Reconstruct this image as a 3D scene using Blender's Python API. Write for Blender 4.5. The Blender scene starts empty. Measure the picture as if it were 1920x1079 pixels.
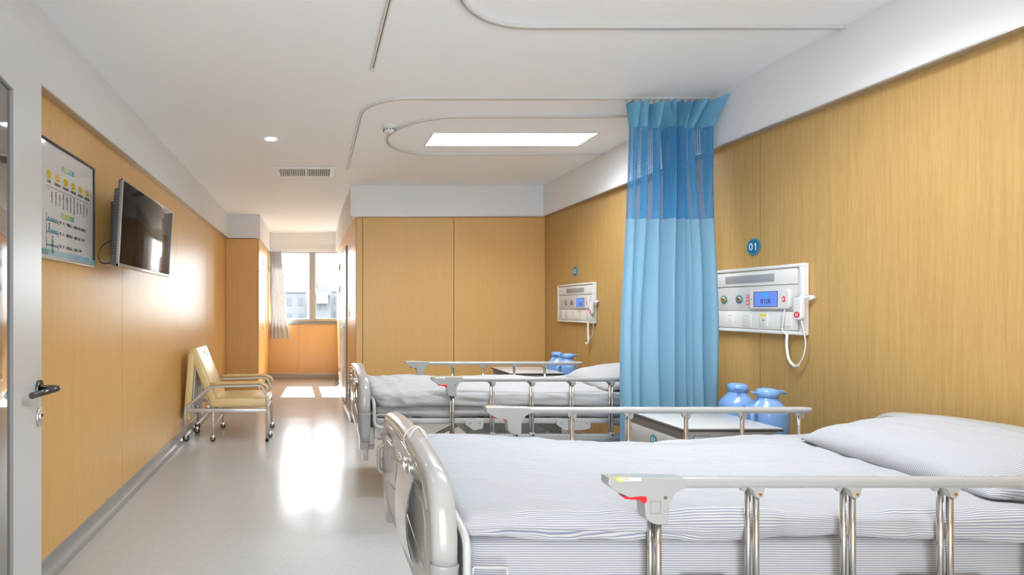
import bpy, bmesh, math, random
from mathutils import Vector, Matrix, noise
random.seed(7)
sc = bpy.context.scene
COL = sc.collection
# ------------------------------------------------------------------ camera
F = 1010.0                    # focal length in pixels of the 1920 wide frame
cd = bpy.data.cameras.new('camera'); cam = bpy.data.objects.new('camera', cd); COL.objects.link(cam)
cam.location = (0, 0, 1.3); cam.rotation_euler = (math.pi/2, 0, 0)
cd.sensor_width = 36; cd.lens = F/1920*36
cd.shift_x = (960-588)/1920; cd.shift_y = (577-539.5)/1920
cd.clip_start = .02; cd.clip_end = 600
sc.camera = cam
# ------------------------------------------------------------------ light, exposure
vs = sc.view_settings
vs.view_transform = 'Standard'; vs.look = 'None'; vs.gamma = 1; vs.use_curve_mapping = False
vs.exposure = 0.95
w = bpy.data.worlds.new('world'); sc.world = w; w.use_nodes = True
bgn = w.node_tree.nodes['Background']; bgn.inputs[0].default_value = (.93, .985, 1.03, 1); bgn.inputs[1].default_value = 9.0
def lamp(name, kind, loc, energy, rot=(0, 0, 0), **kw):
    l = bpy.data.lights.new(name, kind); l.energy = energy
    for k, v in kw.items(): setattr(l, k, v)
    o = bpy.data.objects.new(name, l); COL.objects.link(o); o.location = loc; o.rotation_euler = rot
    return o
sun = lamp('sun', 'SUN', (0, 20, 20), 34.0, angle=.009, color=(1, .97, .92))
sun.rotation_euler = Vector((.045, -1, -1.02)).to_track_quat('-Z', 'Y').to_euler()
PANEL_E = 4.0
PANEL_W = 15.0
DOWN_E = 40.0
lamp('entry_fill_light', 'AREA', (.2, -1.25, 1.0), 46, (math.pi/2, 0, 0), shape='RECTANGLE', size=1.6, size_y=1.9, color=(.90, .97, 1.05))   # unseen fill added behind the camera to lift ceiling and room
sc.cycles.use_denoising = True
sc.cycles.max_bounces = 10; sc.cycles.diffuse_bounces = 6; sc.cycles.glossy_bounces = 4
sc.cycles.transparent_max_bounces = 16
sc.cycles.sample_clamp_indirect = 8
# ------------------------------------------------------------------ materials
def nmat(name):
    m = bpy.data.materials.new(name); m.use_nodes = True
    return m, m.node_tree.nodes, m.node_tree.links, m.node_tree.nodes['Principled BSDF']
def mat(name, col, rough=.5, metal=0, spec=.5, coat=0, bump=0, bscale=200, trans=None, emit=None, var=0, vscale=8):
    m, N, L, b = nmat(name)
    b.inputs['Base Color'].default_value = (*col, 1); b.inputs['Roughness'].default_value = rough
    b.inputs['Metallic'].default_value = metal; b.inputs['Specular IOR Level'].default_value = spec
    b.inputs['Coat Weight'].default_value = coat; b.inputs['Coat Roughness'].default_value = .08
    if emit:
        b.inputs['Emission Color'].default_value = (*emit[0], 1); b.inputs['Emission Strength'].default_value = emit[1]
    tc = N.new('ShaderNodeTexCoord')
    if var:
        nt = N.new('ShaderNodeTexNoise'); nt.inputs['Scale'].default_value = vscale; nt.inputs['Detail'].default_value = 4
        L.new(tc.outputs['Object'], nt.inputs['Vector'])
        mx = N.new('ShaderNodeMixRGB'); mx.inputs[1].default_value = (*[c*(1-var) for c in col], 1)
        mx.inputs[2].default_value = (*[min(1, c*(1+var)) for c in col], 1)
        L.new(nt.outputs[0], mx.inputs[0]); L.new(mx.outputs[0], b.inputs['Base Color'])
    if bump:
        nt = N.new('ShaderNodeTexNoise'); nt.inputs['Scale'].default_value = bscale
        L.new(tc.outputs['Object'], nt.inputs['Vector'])
        bp = N.new('ShaderNodeBump'); bp.inputs['Strength'].default_value = bump; bp.inputs['Distance'].default_value = .002
        L.new(nt.outputs[0], bp.inputs['Height']); L.new(bp.outputs[0], b.inputs['Normal'])
    return m
def ramp(N, L, src, stops):
    r = N.new('ShaderNodeValToRGB'); e = r.color_ramp.elements
    while len(e) < len(stops): e.new(.5)
    for i, (p, c) in enumerate(stops): e[i].position = p; e[i].color = (*c, 1)
    L.new(src, r.inputs[0]); return r
def wood(name, c0, c1, rough=.3, scale=1.0, bump=.15):
    m, N, L, b = nmat(name)
    tc = N.new('ShaderNodeTexCoord'); mp = N.new('ShaderNodeMapping')
    mp.inputs['Scale'].default_value = (55*scale, 55*scale, 1.9*scale)
    L.new(tc.outputs['Object'], mp.inputs[0])
    n1 = N.new('ShaderNodeTexNoise'); n1.inputs['Scale'].default_value = 1; n1.inputs['Detail'].default_value = 6; n1.inputs['Distortion'].default_value = .6
    L.new(mp.outputs[0], n1.inputs['Vector'])
    mp2 = N.new('ShaderNodeMapping'); mp2.inputs['Scale'].default_value = (260*scale, 260*scale, 9*scale)
    L.new(tc.outputs['Object'], mp2.inputs[0])
    n2 = N.new('ShaderNodeTexNoise'); n2.inputs['Scale'].default_value = 1; n2.inputs['Detail'].default_value = 3
    L.new(mp2.outputs[0], n2.inputs['Vector'])
    ad = N.new('ShaderNodeMath'); ad.operation = 'ADD'; L.new(n1.outputs[0], ad.inputs[0])
    mu = N.new('ShaderNodeMath'); mu.operation = 'MULTIPLY'; mu.inputs[1].default_value = .7
    L.new(n2.outputs[0], mu.inputs[0]); L.new(mu.outputs[0], ad.inputs[1])
    r = ramp(N, L, ad.outputs[0], [(.55, c0), (1.0, c1)])
    L.new(r.outputs[0], b.inputs['Base Color'])
    b.inputs['Roughness'].default_value = rough; b.inputs['Specular IOR Level'].default_value = .5
    bp = N.new('ShaderNodeBump'); bp.inputs['Strength'].default_value = bump; bp.inputs['Distance'].default_value = .001
    L.new(ad.outputs[0], bp.inputs['Height']); L.new(bp.outputs[0], b.inputs['Normal'])
    return m
def floor_mat():
    m, N, L, b = nmat('vinyl_floor')
    tc = N.new('ShaderNodeTexCoord')
    mp = N.new('ShaderNodeMapping'); mp.inputs['Scale'].default_value = (150, 34, 1); L.new(tc.outputs['Object'], mp.inputs[0])
    n1 = N.new('ShaderNodeTexNoise'); n1.inputs['Scale'].default_value = 1; n1.inputs['Detail'].default_value = 5; L.new(mp.outputs[0], n1.inputs['Vector'])
    r = ramp(N, L, n1.outputs[0], [(.3, (.46, .46, .455)), (.5, (.50, .50, .495)), (.72, (.52, .52, .515))])
    L.new(r.outputs[0], b.inputs['Base Color'])
    n2 = N.new('ShaderNodeTexNoise'); n2.inputs['Scale'].default_value = 3.0; n2.inputs['Detail'].default_value = 3; L.new(tc.outputs['Object'], n2.inputs['Vector'])
    mr = N.new('ShaderNodeMapRange'); mr.inputs['To Min'].default_value = .13; mr.inputs['To Max'].default_value = .24
    L.new(n2.outputs[0], mr.inputs[0]); L.new(mr.outputs[0], b.inputs['Roughness'])
    n3 = N.new('ShaderNodeTexNoise'); n3.inputs['Scale'].default_value = 5.0; n3.inputs['Detail'].default_value = 2; L.new(tc.outputs['Object'], n3.inputs['Vector'])
    bp = N.new('ShaderNodeBump'); bp.inputs['Strength'].default_value = .12; bp.inputs['Distance'].default_value = .01
    L.new(n3.outputs[0], bp.inputs['Height']); L.new(bp.outputs[0], b.inputs['Normal'])
    b.inputs['Specular IOR Level'].default_value = .32
    return m
def stripe_mat(name, base, line, period=.0062, duty=.38, rough=.85):
    m, N, L, b = nmat(name)
    uv = N.new('ShaderNodeUVMap'); sp = N.new('ShaderNodeSeparateXYZ'); L.new(uv.outputs[0], sp.inputs[0])
    d = N.new('ShaderNodeMath'); d.operation = 'DIVIDE'; d.inputs[1].default_value = period; L.new(sp.outputs[1], d.inputs[0])
    f = N.new('ShaderNodeMath'); f.operation = 'FRACT'; L.new(d.outputs[0], f.inputs[0])
    r = ramp(N, L, f.outputs[0], [(0, line), (duty, line), (duty+.08, base), (1, base)])
    L.new(r.outputs[0], b.inputs['Base Color']); b.inputs['Roughness'].default_value = rough
    b.inputs['Specular IOR Level'].default_value = .2; b.inputs['Sheen Weight'].default_value = .1
    nt = N.new('ShaderNodeTexNoise'); nt.inputs['Scale'].default_value = 60; nt.inputs['Detail'].default_value = 3
    tc = N.new('ShaderNodeTexCoord'); L.new(tc.outputs['Object'], nt.inputs['Vector'])
    bp = N.new('ShaderNodeBump'); bp.inputs['Strength'].default_value = .3; bp.inputs['Distance'].default_value = .003
    L.new(nt.outputs[0], bp.inputs['Height']); L.new(bp.outputs[0], b.inputs['Normal'])
    return m
def cloth(name, col, trans=.35, rough=.85, net=False):
    m, N, L, b = nmat(name)
    b.inputs['Base Color'].default_value = (*col, 1); b.inputs['Roughness'].default_value = rough; b.inputs['Specular IOR Level'].default_value = .2
    out = N['Material Output']
    tr = N.new('ShaderNodeBsdfTranslucent'); tr.inputs[0].default_value = (*col, 1)
    mx = N.new('ShaderNodeMixShader'); mx.inputs[0].default_value = trans
    L.new(b.outputs[0], mx.inputs[1]); L.new(tr.outputs[0], mx.inputs[2])
    last = mx
    if net:
        uv = N.new('ShaderNodeUVMap'); sp = N.new('ShaderNodeSeparateXYZ'); L.new(uv.outputs[0], sp.inputs[0])
        def cell(o, per, duty):
            d = N.new('ShaderNodeMath'); d.operation = 'DIVIDE'; d.inputs[1].default_value = per; L.new(o, d.inputs[0])
            f = N.new('ShaderNodeMath'); f.operation = 'FRACT'; L.new(d.outputs[0], f.inputs[0])
            g = N.new('ShaderNodeMath'); g.operation = 'GREATER_THAN'; g.inputs[1].default_value = duty; L.new(f.outputs[0], g.inputs[0]); return g
        a = cell(sp.outputs[0], .014, .42); c = cell(sp.outputs[1], .0105, .58)
        mu = N.new('ShaderNodeMath'); mu.operation = 'MULTIPLY'; L.new(a.outputs[0], mu.inputs[0]); L.new(c.outputs[0], mu.inputs[1])
        tp = N.new('ShaderNodeBsdfTransparent'); m2 = N.new('ShaderNodeMixShader')
        L.new(mu.outputs[0], m2.inputs[0]); L.new(mx.outputs[0], m2.inputs[1]); L.new(tp.outputs[0], m2.inputs[2]); last = m2
    L.new(last.outputs[0], out.inputs[0])
    return m
def glass_mat(name, tint=(1, 1, 1), gl=.06, rough=.0):
    m, N, L, b = nmat(name); out = N['Material Output']; N.remove(b)
    tp = N.new('ShaderNodeBsdfTransparent'); tp.inputs[0].default_value = (*tint, 1)
    g = N.new('ShaderNodeBsdfGlossy'); g.inputs['Roughness'].default_value = rough
    lw = N.new('ShaderNodeLayerWeight'); lw.inputs[0].default_value = .5
    fr = N.new('ShaderNodeMath'); fr.operation = 'POWER'; fr.inputs[1].default_value = 5; L.new(lw.outputs['Facing'], fr.inputs[0])
    ad = N.new('ShaderNodeMath'); ad.operation = 'ADD'; ad.inputs[1].default_value = gl; ad.use_clamp = True; L.new(fr.outputs[0], ad.inputs[0])
    mx = N.new('ShaderNodeMixShader'); L.new(ad.outputs[0], mx.inputs[0]); L.new(tp.outputs[0], mx.inputs[1]); L.new(g.outputs[0], mx.inputs[2])
    L.new(mx.outputs[0], out.inputs[0]); return m
M = dict(
    white=mat('wall_white_paint', (.76, .775, .79), .8, bump=.03, bscale=60),
    ceil=mat('ceiling_white_paint', (.87, .885, .90), .85, bump=.03, bscale=60),
    woodL=wood('wood_laminate_side', (.68, .40, .125), (.74, .455, .16), .36, bump=.03),
    woodB=wood('wood_laminate_back', (.68, .41, .145), (.72, .44, .165), .38, bump=.05),
    woodR=wood('wood_veneer_oak', (.43, .262, .082), (.53, .335, .12), .42, 1.7, bump=.3),
    groove=mat('groove_dark', (.06, .04, .02), .8),
    base=mat('vinyl_skirting', (.33, .32, .31), .3, var=.1, vscale=40),
    metalshade=mat('metal_and_shade_strip', (.6, .59, .57), .35, .8),  # metal edging, and the shade drawn under the left soffit
    floor=floor_mat(),
    alu=mat('brushed_aluminium', (.70, .70, .70), .35, .6),
    trackw=mat('track_anodised', (.70, .70, .69), .35, .35),
    trackd=mat('track_slot', (.12, .11, .10), .6),
    chrome=mat('chrome', (.72, .72, .73), .1, 1),
    steel=mat('stainless_steel', (.60, .58, .55), .2, 1),
    dchrome=mat('black_chrome', (.16, .16, .17), .09, 1),
    abs=mat('white_plastic', (.39, .385, .37), .28, coat=.4),
    absg=mat('grey_white_plastic', (.31, .305, .295), .3, coat=.3),
    epoxy=mat('white_epoxy_steel', (.50, .495, .485), .3),
    rail=mat('rail_plastic', (.38, .377, .37), .3, coat=.2),
    red=mat('red_plastic', (.75, .02, .03), .3),
    yellow=mat('yellow_label', (.85, .75, .02), .5),
    wlabel=mat('white_label', (.85, .85, .83), .5),
    brass=mat('brass_rivet', (.55, .38, .12), .3, .9),
    rubber=mat('dark_rubber', (.03, .03, .03), .6),
    tan=mat('tan_vinyl', (.78, .61, .30), .3, bump=.1, bscale=120),
    tand=mat('tan_armrest', (.72, .52, .25), .38),
    chairm=mat('chair_silver_paint', (.62, .61, .60), .35, .35),
    board=mat('grey_white_backing', (.62, .61, .60), .5),
    stripe=stripe_mat('blue_striped_cotton', (.52, .505, .48), (.22, .25, .33)),
    stripe2=stripe_mat('pale_striped_cotton', (.45, .445, .44), (.40, .40, .41), .0062),
    cab=mat('cabinet_plastic', (.52, .51, .49), .4),
    cabtop=mat('cabinet_top', (.47, .46, .44), .22),
    cabedge=mat('cabinet_dark_edge', (.06, .055, .05), .4),
    cabrec=mat('cabinet_recess', (.26, .255, .25), .5),
    flask=mat('blue_flask_plastic', (.20, .38, .72), .2, coat=.3),
    teal=mat('teal_disc', (.015, .17, .30), .35),
    teal2=mat('teal_sticker', (.04, .33, .40), .35),
    ring=mat('teal_ring', (.25, .5, .58), .4),
    print=mat('print_white', (.85, .88, .88), .5),
    unit=mat('unit_white', (.76, .755, .74), .35),
    unitg=mat('unit_grey_band', (.62, .615, .60), .4),
    unitp=mat('unit_grey_panel', (.34, .35, .37), .4),
    socket=mat('socket_white', (.76, .755, .74), .3),
    hole=mat('dark_hole', (.04, .04, .04), .6),
    gold=mat('outlet_brass', (.80, .55, .10), .25, .9),
    green=mat('outlet_green_ring', (.13, .28, .26), .35),
    blue=mat('outlet_blue_ring', (.06, .22, .36), .35),
    redl=mat('red_print', (.75, .07, .05), .5),
    scrn=mat('lcd_blue', (.05, .1, .3), .3, emit=((.06, .11, .32), 1.0)),
    scrb=mat('lcd_light_blue', (.02, .2, .6), .3, emit=((.01, .14, .45), 1.0)),
    scrt=mat('lcd_text', (.01, .03, .08), .4),
    tvs=mat('tv_screen', (.003, .004, .007), .08, spec=.2),
    tvf=mat('tv_bezel', (.45, .43, .41), .3, .8),
    tvb=mat('tv_back', (.10, .095, .09), .5),
    black=mat('black_frame', (.03, .03, .032), .35),
    ink=mat('black_ink', (.06, .06, .06), .6),
    paper=mat('poster_paper', (.74, .735, .73), .5),
    smile=mat('poster_yellow', (.85, .58, .02), .5),
    pblue=mat('poster_blue', (.08, .26, .42), .5),
    pteal=mat('poster_teal', (.13, .42, .47), .5),
    plblue=mat('poster_light_blue', (.35, .60, .68), .5),
    pgreen=mat('poster_green', (.45, .62, .35), .5),
    doorw=mat('door_white_lacquer', (.52, .52, .51), .35),
    doorgrey=mat('door_seal_grey', (.22, .22, .22), .5),
    dglass=glass_mat('door_tinted_glass', (.45, .46, .47), .40, .03),
    wglass=glass_mat('window_glass', (.97, .98, .98), 0),
    pglass=glass_mat('poster_cover', (1, 1, 1), .01, .08),
    wframe=mat('window_grey_aluminium', (.40, .405, .41), .5),
    sill=mat('window_stone_sill', (.26, .26, .265), .3),
    light=mat('panel_light', (1, 1, 1), .5, emit=((.90, .975, 1.05), PANEL_E)),
    down=mat('downlight_lens', (1, 1, 1), .5, emit=((.92, .98, 1.03), DOWN_E)),
    ventd=mat('vent_dark', (.16, .155, .15), .7),
    fixture=mat('ceiling_fixture_white', (.78, .78, .77), .4),
    curt=cloth('curtain_blue_cotton', (.25, .46, .61), .25),
    curth=cloth('curtain_header_blue', (.16, .41, .60), .2),
    curtn=cloth('curtain_blue_net', (.09, .33, .60), .3, net=True),
    gcurt=cloth('window_curtain_grey', (.56, .56, .56), .05),
    wirem=mat('wire_clear_plastic', (.70, .69, .66), .2),
    sheetm=mat('clipboard_acrylic', (.80, .80, .80), .15),
    cord=mat('white_cord', (.78, .77, .75), .4),
    bld=mat('building_haze', (.070, .072, .077), .9), bld2=mat('building_pale', (.080, .082, .086), .9), bwin=mat('building_window', (.060, .064, .070), .9),
    bwhite=mat('building_white', (.10, .10, .10), .9), ground=mat('ground_outside', (.075, .075, .075), .9),
)
# ------------------------------------------------------------------ mesh builder
ORG = {}
def V(*a): return Vector(a)
class MB:
    def __init__(s): s.bm = bmesh.new(); s.mats = []; s.uv = None
    def mi(s, m):
        m = M[m] if isinstance(m, str) else m
        if m not in s.mats: s.mats.append(m)
        return s.mats.index(m)
    def _add(s, verts, faces, m, smooth=False, uvs=None):
        i = s.mi(m); vv = [s.bm.verts.new(v) for v in verts]; out = []
        for k, f in enumerate(faces):
            try: fc = s.bm.faces.new([vv[j] for j in f])
            except ValueError: continue
            fc.material_index = i; fc.smooth = smooth; out.append(fc)
            if uvs:
                if s.uv is None: s.uv = s.bm.loops.layers.uv.new('UVMap')
                for lp, j in zip(fc.loops, f): lp[s.uv].uv = uvs[j]
        return vv, out
    def box(s, x0, x1, y0, y1, z0, z1, m, bev=0, seg=2, mtx=None):
        if x0 > x1: x0, x1 = x1, x0
        if y0 > y1: y0, y1 = y1, y0
        if z0 > z1: z0, z1 = z1, z0
        t = bmesh.new()
        vs_ = [t.verts.new(p) for p in [(x0,y0,z0),(x1,y0,z0),(x1,y1,z0),(x0,y1,z0),(x0,y0,z1),(x1,y0,z1),(x1,y1,z1),(x0,y1,z1)]]
        for f in [(0,3,2,1),(4,5,6,7),(0,1,5,4),(1,2,6,5),(2,3,7,6),(3,0,4,7)]: t.faces.new([vs_[i] for i in f])
        if bev: bmesh.ops.bevel(t, geom=t.edges[:], offset=min(bev, .49*min(x1-x0, y1-y0, z1-z0)), segments=seg, affect='EDGES', profile=.5)
        s.merge(t, m, bev > 0, mtx); return s
    def merge(s, t, m, smooth=False, mtx=None):
        t.verts.index_update(); vs_ = [(mtx @ v.co) if mtx else v.co.copy() for v in t.verts]
        s._add(vs_, [[v.index for v in f.verts] for f in t.faces], m, smooth); t.free()
    def tube(s, pts, r, m, seg=12, closed=False, caps=True, rb=None, up=None):
        """sweep an ellipse (r across, rb along the up side) along a path"""
        pts = [Vector(p) for p in pts]; n = len(pts); rb = rb or r
        tan = []
        for i in range(n):
            a = pts[(i-1) % n] if (closed or i) else pts[0]; b = pts[(i+1) % n] if (closed or i < n-1) else pts[-1]
            tan.append((b-a).normalized())
        u = Vector(up) if up else (Vector((0, 0, 1)) if abs(tan[0].z) < .9 else Vector((1, 0, 0)))
        rings = []; vs_ = []
        for i in range(n):
            t = tan[i]
            if up: uu = Vector(up)
            else: uu = u
            uu = (uu - t*uu.dot(t))
            if uu.length < 1e-4: uu = Vector((0, 1, 0)) - t*t.y
            uu.normalize(); u = uu; sd = t.cross(uu)
            rr = r[i] if isinstance(r, (list, tuple)) else r; r2 = rb[i] if isinstance(rb, (list, tuple)) else rb
            rings.append(len(vs_))
            for k in range(seg):
                a = 2*math.pi*k/seg; vs_.append(pts[i] + sd*rr*math.cos(a) + uu*r2*math.sin(a))
        fs = []
        for i in range(n if closed else n-1):
            a = rings[i]; b = rings[(i+1) % n]
            for k in range(seg): fs.append((a+k, a+(k+1) % seg, b+(k+1) % seg, b+k))
        if caps and not closed:
            fs.append(tuple(rings[0]+k for k in reversed(range(seg)))); fs.append(tuple(rings[-1]+k for k in range(seg)))
        vv, out = s._add(vs_, fs, m, True)
        if caps and not closed:
            for f in out[-2:]: f.smooth = False
        return s
    def cyl(s, p0, p1, r, m, seg=20, r2=None):
        return s.tube([p0, p1], [r, r if r2 is None else r2], m, seg)
    def lathe(s, prof, c, m, seg=32, axis='Z', caps=True):
        vs_, fs = [], []
        for (r, h) in prof:
            for k in range(seg):
                a = 2*math.pi*k/seg; p = (r*math.cos(a), r*math.sin(a), h)
                if axis == 'X': p = (h, r*math.cos(a), r*math.sin(a))
                if axis == 'Y': p = (r*math.cos(a), h, r*math.sin(a))
                vs_.append(Vector(p)+Vector(c))
        for i in range(len(prof)-1):
            for k in range(seg):
                q = [i*seg+k, i*seg+(k+1) % seg, (i+1)*seg+(k+1) % seg, (i+1)*seg+k]; fs.append(q)
        if caps: fs.append([k for k in reversed(range(seg))]); fs.append([(len(prof)-1)*seg+k for k in range(seg)])
        s._add(vs_, fs, m, True); return s
    def grid(s, fn, nu, nv, m, closed_u=False, smooth=True, uvf=None):
        vs_, fs, uv = [], [], []
        for i in range(nu+1):
            for j in range(nv+1):
                vs_.append(Vector(fn(i/nu, j/nv)))
                if uvf: uv.append(uvf(i/nu, j/nv))
        for i in range(nu):
            for j in range(nv):
                a = i*(nv+1)+j; fs.append((a, a+nv+1, a+nv+2, a+1))
        s._add(vs_, fs, m, smooth, uv or None); return s
    def prism(s, outs, depth, m, fn, bev=0, res=2):
        """2D outlines (first outer, rest holes) -> solid of given depth; fn maps (u,v,w) to the world"""
        c = bpy.data.curves.new('tmp', 'CURVE'); c.dimensions = '2D'; c.fill_mode = 'BOTH'
        c.extrude = max(1e-5, depth/2-bev); c.bevel_depth = bev; c.bevel_resolution = res
        if bev: c.offset = -bev
        for o in outs:
            sp = c.splines.new('POLY'); sp.points.add(len(o)-1); sp.use_cyclic_u = True
            for i, p in enumerate(o): sp.points[i].co = (p[0], p[1], 0, 1)
        s._fromcurve(c, m, fn, bev > 0); return s
    def _fromcurve(s, c, m, fn, smooth=False):
        o = bpy.data.objects.new('tmp', c); COL.objects.link(o); dg = bpy.context.evaluated_depsgraph_get()
        me = bpy.data.meshes.new_from_object(o.evaluated_get(dg))
        vs_ = [Vector(fn(*v.co)) for v in me.vertices]; fs = [list(p.vertices) for p in me.polygons]
        s._add(vs_, fs, m, False)
        bpy.data.objects.remove(o); bpy.data.curves.remove(c); bpy.data.meshes.remove(me)
    def text(s, txt, size, m, fn, depth=.0004, align='CENTER', sx=1):
        c = bpy.data.curves.new('tmp', 'FONT'); c.body = txt; c.size = size; c.extrude = depth; c.align_x = align; c.align_y = 'CENTER'
        c.resolution_u = 3
        s._fromcurve(c, m, lambda a, b, d: fn(a*sx, b, d)); return s
    def number(s, txt, size, m, fn, depth=.0004):
        """two digits; the figure 1 is drawn with its flag"""
        for i, c in enumerate(txt):
            off = (i-.5)*size*.58
            if c == '1':
                h = size*.37; w_ = size*.045
                s.prism([[(w_, -h), (w_, h), (-w_*.6, h), (-size*.17, h*.62), (-size*.17, h*.40), (-w_, h*.66), (-w_, -h)]], depth*2, m, lambda a, b, d, off=off: fn(a+off+size*.03, b, d))
            else: s.text(c, size*1.04, m, lambda a, b, d, off=off: fn(a+off, b, d), depth)
        return s
    def build(s, name, parent=None, origin=None, weld=False, recalc=True):
        o_ = origin if origin is not None else (ORG.get(parent.name, V(0, 0, 0)) if parent else V(0, 0, 0))
        o_ = Vector(o_)
        for v in s.bm.verts: v.co -= o_
        if weld: bmesh.ops.remove_doubles(s.bm, verts=s.bm.verts[:], dist=1e-5)
        if recalc: bmesh.ops.recalc_face_normals(s.bm, faces=s.bm.faces[:])
        me = bpy.data.meshes.new(name); s.bm.to_mesh(me); s.bm.free()
        for m in s.mats: me.materials.append(m)
        o = bpy.data.objects.new(name, me); COL.objects.link(o)
        if parent: o.parent = parent
        else: o.location = o_
        ORG[o.name] = o_
        return o
def thing(name, label, cat, loc, group=None):
    o = bpy.data.objects.new(name, None); COL.objects.link(o); o.location = loc; o.empty_display_size = .1
    ORG[o.name] = Vector(loc); return tag(o, label, cat, group)
def tag(o, label, cat, group=None, kind=None):
    o['label'] = label; o['category'] = cat
    if group: o['group'] = group
    if kind: o['kind'] = kind
    return o
def struct(o, label, cat='wall'):
    o['kind'] = 'structure'; o['label'] = label; o['category'] = cat; return o
def lab(o, l): o['label'] = l; return o
def dup(o, parent=None):
    c = o.copy(); COL.objects.link(c); ORG[c.name] = ORG.get(o.name, V(0, 0, 0)).copy()
    if parent: c.parent = parent
    for ch in list(o.children): dup(ch, c)
    return c
def smooth_path(pts, n=8):
    """Catmull-Rom through points"""
    P = [Vector(p) for p in pts]; out = []
    for i in range(len(P)-1):
        a = P[max(0, i-1)]; b = P[i]; c = P[i+1]; d = P[min(len(P)-1, i+2)]
        for k in range(n):
            t = k/n
            out.append(.5*((2*b)+(c-a)*t+(2*a-5*b+4*c-d)*t*t+(3*b-a-3*c+d)*t**3))
    out.append(P[-1]); return out
def fillet(pts, r, n=6):
    """polyline with rounded corners; r is one radius or a list"""
    P = [Vector(p) for p in pts]; out = [P[0]]
    for i in range(1, len(P)-1):
        rr = r[i] if isinstance(r, (list, tuple)) else r
        a = (P[i-1]-P[i]); b = (P[i+1]-P[i]); la, lb = a.length, b.length; a.normalize(); b.normalize()
        ang = a.angle(b); d = min(rr/math.tan(ang/2), la*.49, lb*.49) if ang < 3.1 else 0
        p0 = P[i]+a*d; p1 = P[i]+b*d
        for k in range(n+1):
            t = k/n; out.append((1-t)**2*p0 + 2*t*(1-t)*P[i] + t*t*p1)
    out.append(P[-1]); return out
def rrect(u0, u1, v0, v1, r, n=5):
    out = []
    for (cx, cy, a0) in ((u1-r, v1-r, 0), (u0+r, v1-r, 90), (u0+r, v0+r, 180), (u1-r, v0+r, 270)):
        for k in range(n+1):
            a = math.radians(a0+90*k/n); out.append((cx+r*math.cos(a), cy+r*math.sin(a)))
    return out
def circ(cu, cv, r, n=28, ry=None):
    return [(cu+r*math.cos(2*math.pi*k/n), cv+(ry or r)*math.sin(2*math.pi*k/n)) for k in range(n)]
# ------------------------------------------------------------------ the room
XL, XR, YB, YW, ZC, ZS = -1.30, 2.615, 6.08, 9.87, 2.667, 2.325
YE = -1.3
TB = .085                                     # top of skirting
mb = MB(); mb.box(XL-.2, XR+.2, YE-.2, YW+.35, -.15, 0, 'floor'); struct(mb.build('floor'), 'grey flecked glossy vinyl floor', 'floor')
mb = MB(); mb.box(XL-.2, XR+.2, YE-.2, YW+.35, ZC, ZC+.15, 'ceil'); struct(mb.build('ceiling'), 'flat white ceiling', 'ceiling')
def panel_wall(name, axis, at, out, cuts, wm, z0=TB, z1=ZS, label='', th=.1):
    """cladding boards with dark gaps; axis 'y' = wall runs along y at x=at; out = +1/-1 direction away from the room"""
    m = MB(); g = .0032
    def bx(a, b, c, d, z_0, z_1, mm, bev=0):
        if axis == 'y': m.box(c, d, a, b, z_0, z_1, mm, bev, 1)
        else: m.box(a, b, c, d, z_0, z_1, mm, bev, 1)
    for a, b in zip(cuts[:-1], cuts[1:]): bx(a+g, b-g, at, at+out*.012, z0, z1, wm)
    bx(cuts[0], cuts[-1], at+out*.012, at+out*(.012+th), 0, ZC, 'groove')
    return struct(m.build(name), label)
panel_wall('wall_left', 'y', XL, -1, [YE, .79, 2.224, 3.657, 5.09, 6.53, 7.97, YW+.2], 'woodL', label='honey wood panelled wall on the left')
panel_wall('wall_right', 'y', XR, 1, [YE, .95, 3.155, 5.357, YB+.1], 'woodR', label='oak veneer wall behind the bed heads')
panel_wall('wall_back', 'x', YB, 1, [.477, .554, 1.583, XR], 'woodB', label='plain wood panelled wall beyond the second bed')
# side wall of the bathroom block, slightly tapered as seen
SW = [(.475, YB), (.42, 8.05), (.43, YW)]
mb = MB()
for (a, b) in zip(SW[:-1], SW[1:]):
    vs_ = [(a[0], a[1], TB), (b[0], b[1], TB), (b[0], b[1], ZS), (a[0], a[1], ZS), (a[0]+.05, a[1]+.1, TB), (b[0]+.05, b[1], TB), (b[0]+.05, b[1], ZS), (a[0]+.05, a[1]+.1, ZS)]
    mb._add(vs_, [(0,1,2,3),(7,6,5,4),(0,4,5,1),(3,2,6,7),(0,3,7,4),(1,5,6,2)], 'woodL')
mb.box(.48, .6, YB+.02, YW, 0, ZC, 'white')
struct(mb.build('wall_bathroom'), 'wood clad side wall with the bathroom door')
# window wall
WX0, WX1, WZ0, WZ1 = -.80, .43, 1.015, ZS
mb = MB()
mb.box(-.9, -.27, YW, YW+.012, TB, WZ0-.03, 'woodB'); mb.box(-.266, .50, YW, YW+.012, TB, WZ0-.03, 'woodB')
mb.box(XL, .6, YW+.012, YW+.22, 0, WZ0-.03, 'white'); mb.box(XL, .6, YW, YW+.22, WZ1, ZC, 'white')
mb.box(XL, WX0, YW, YW+.22, WZ0-.03, WZ1, 'white'); mb.box(WX1+.03, .6, YW+.02, YW+.22, WZ0-.03, WZ1, 'white')
struct(mb.build('wall_window'), 'end wall below and around the window')
mb = MB(); mb.box(XL-.1, XR+.1, YE-.1, YE, 0, ZC, 'white'); struct(mb.build('wall_entry'), 'white wall behind the camera')
mb = MB(); mb.box(XL, -.76, .66, .78, 0, ZC, 'white'); struct(mb.build('wall_doorway'), 'short white wall carrying the entrance door')
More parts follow.
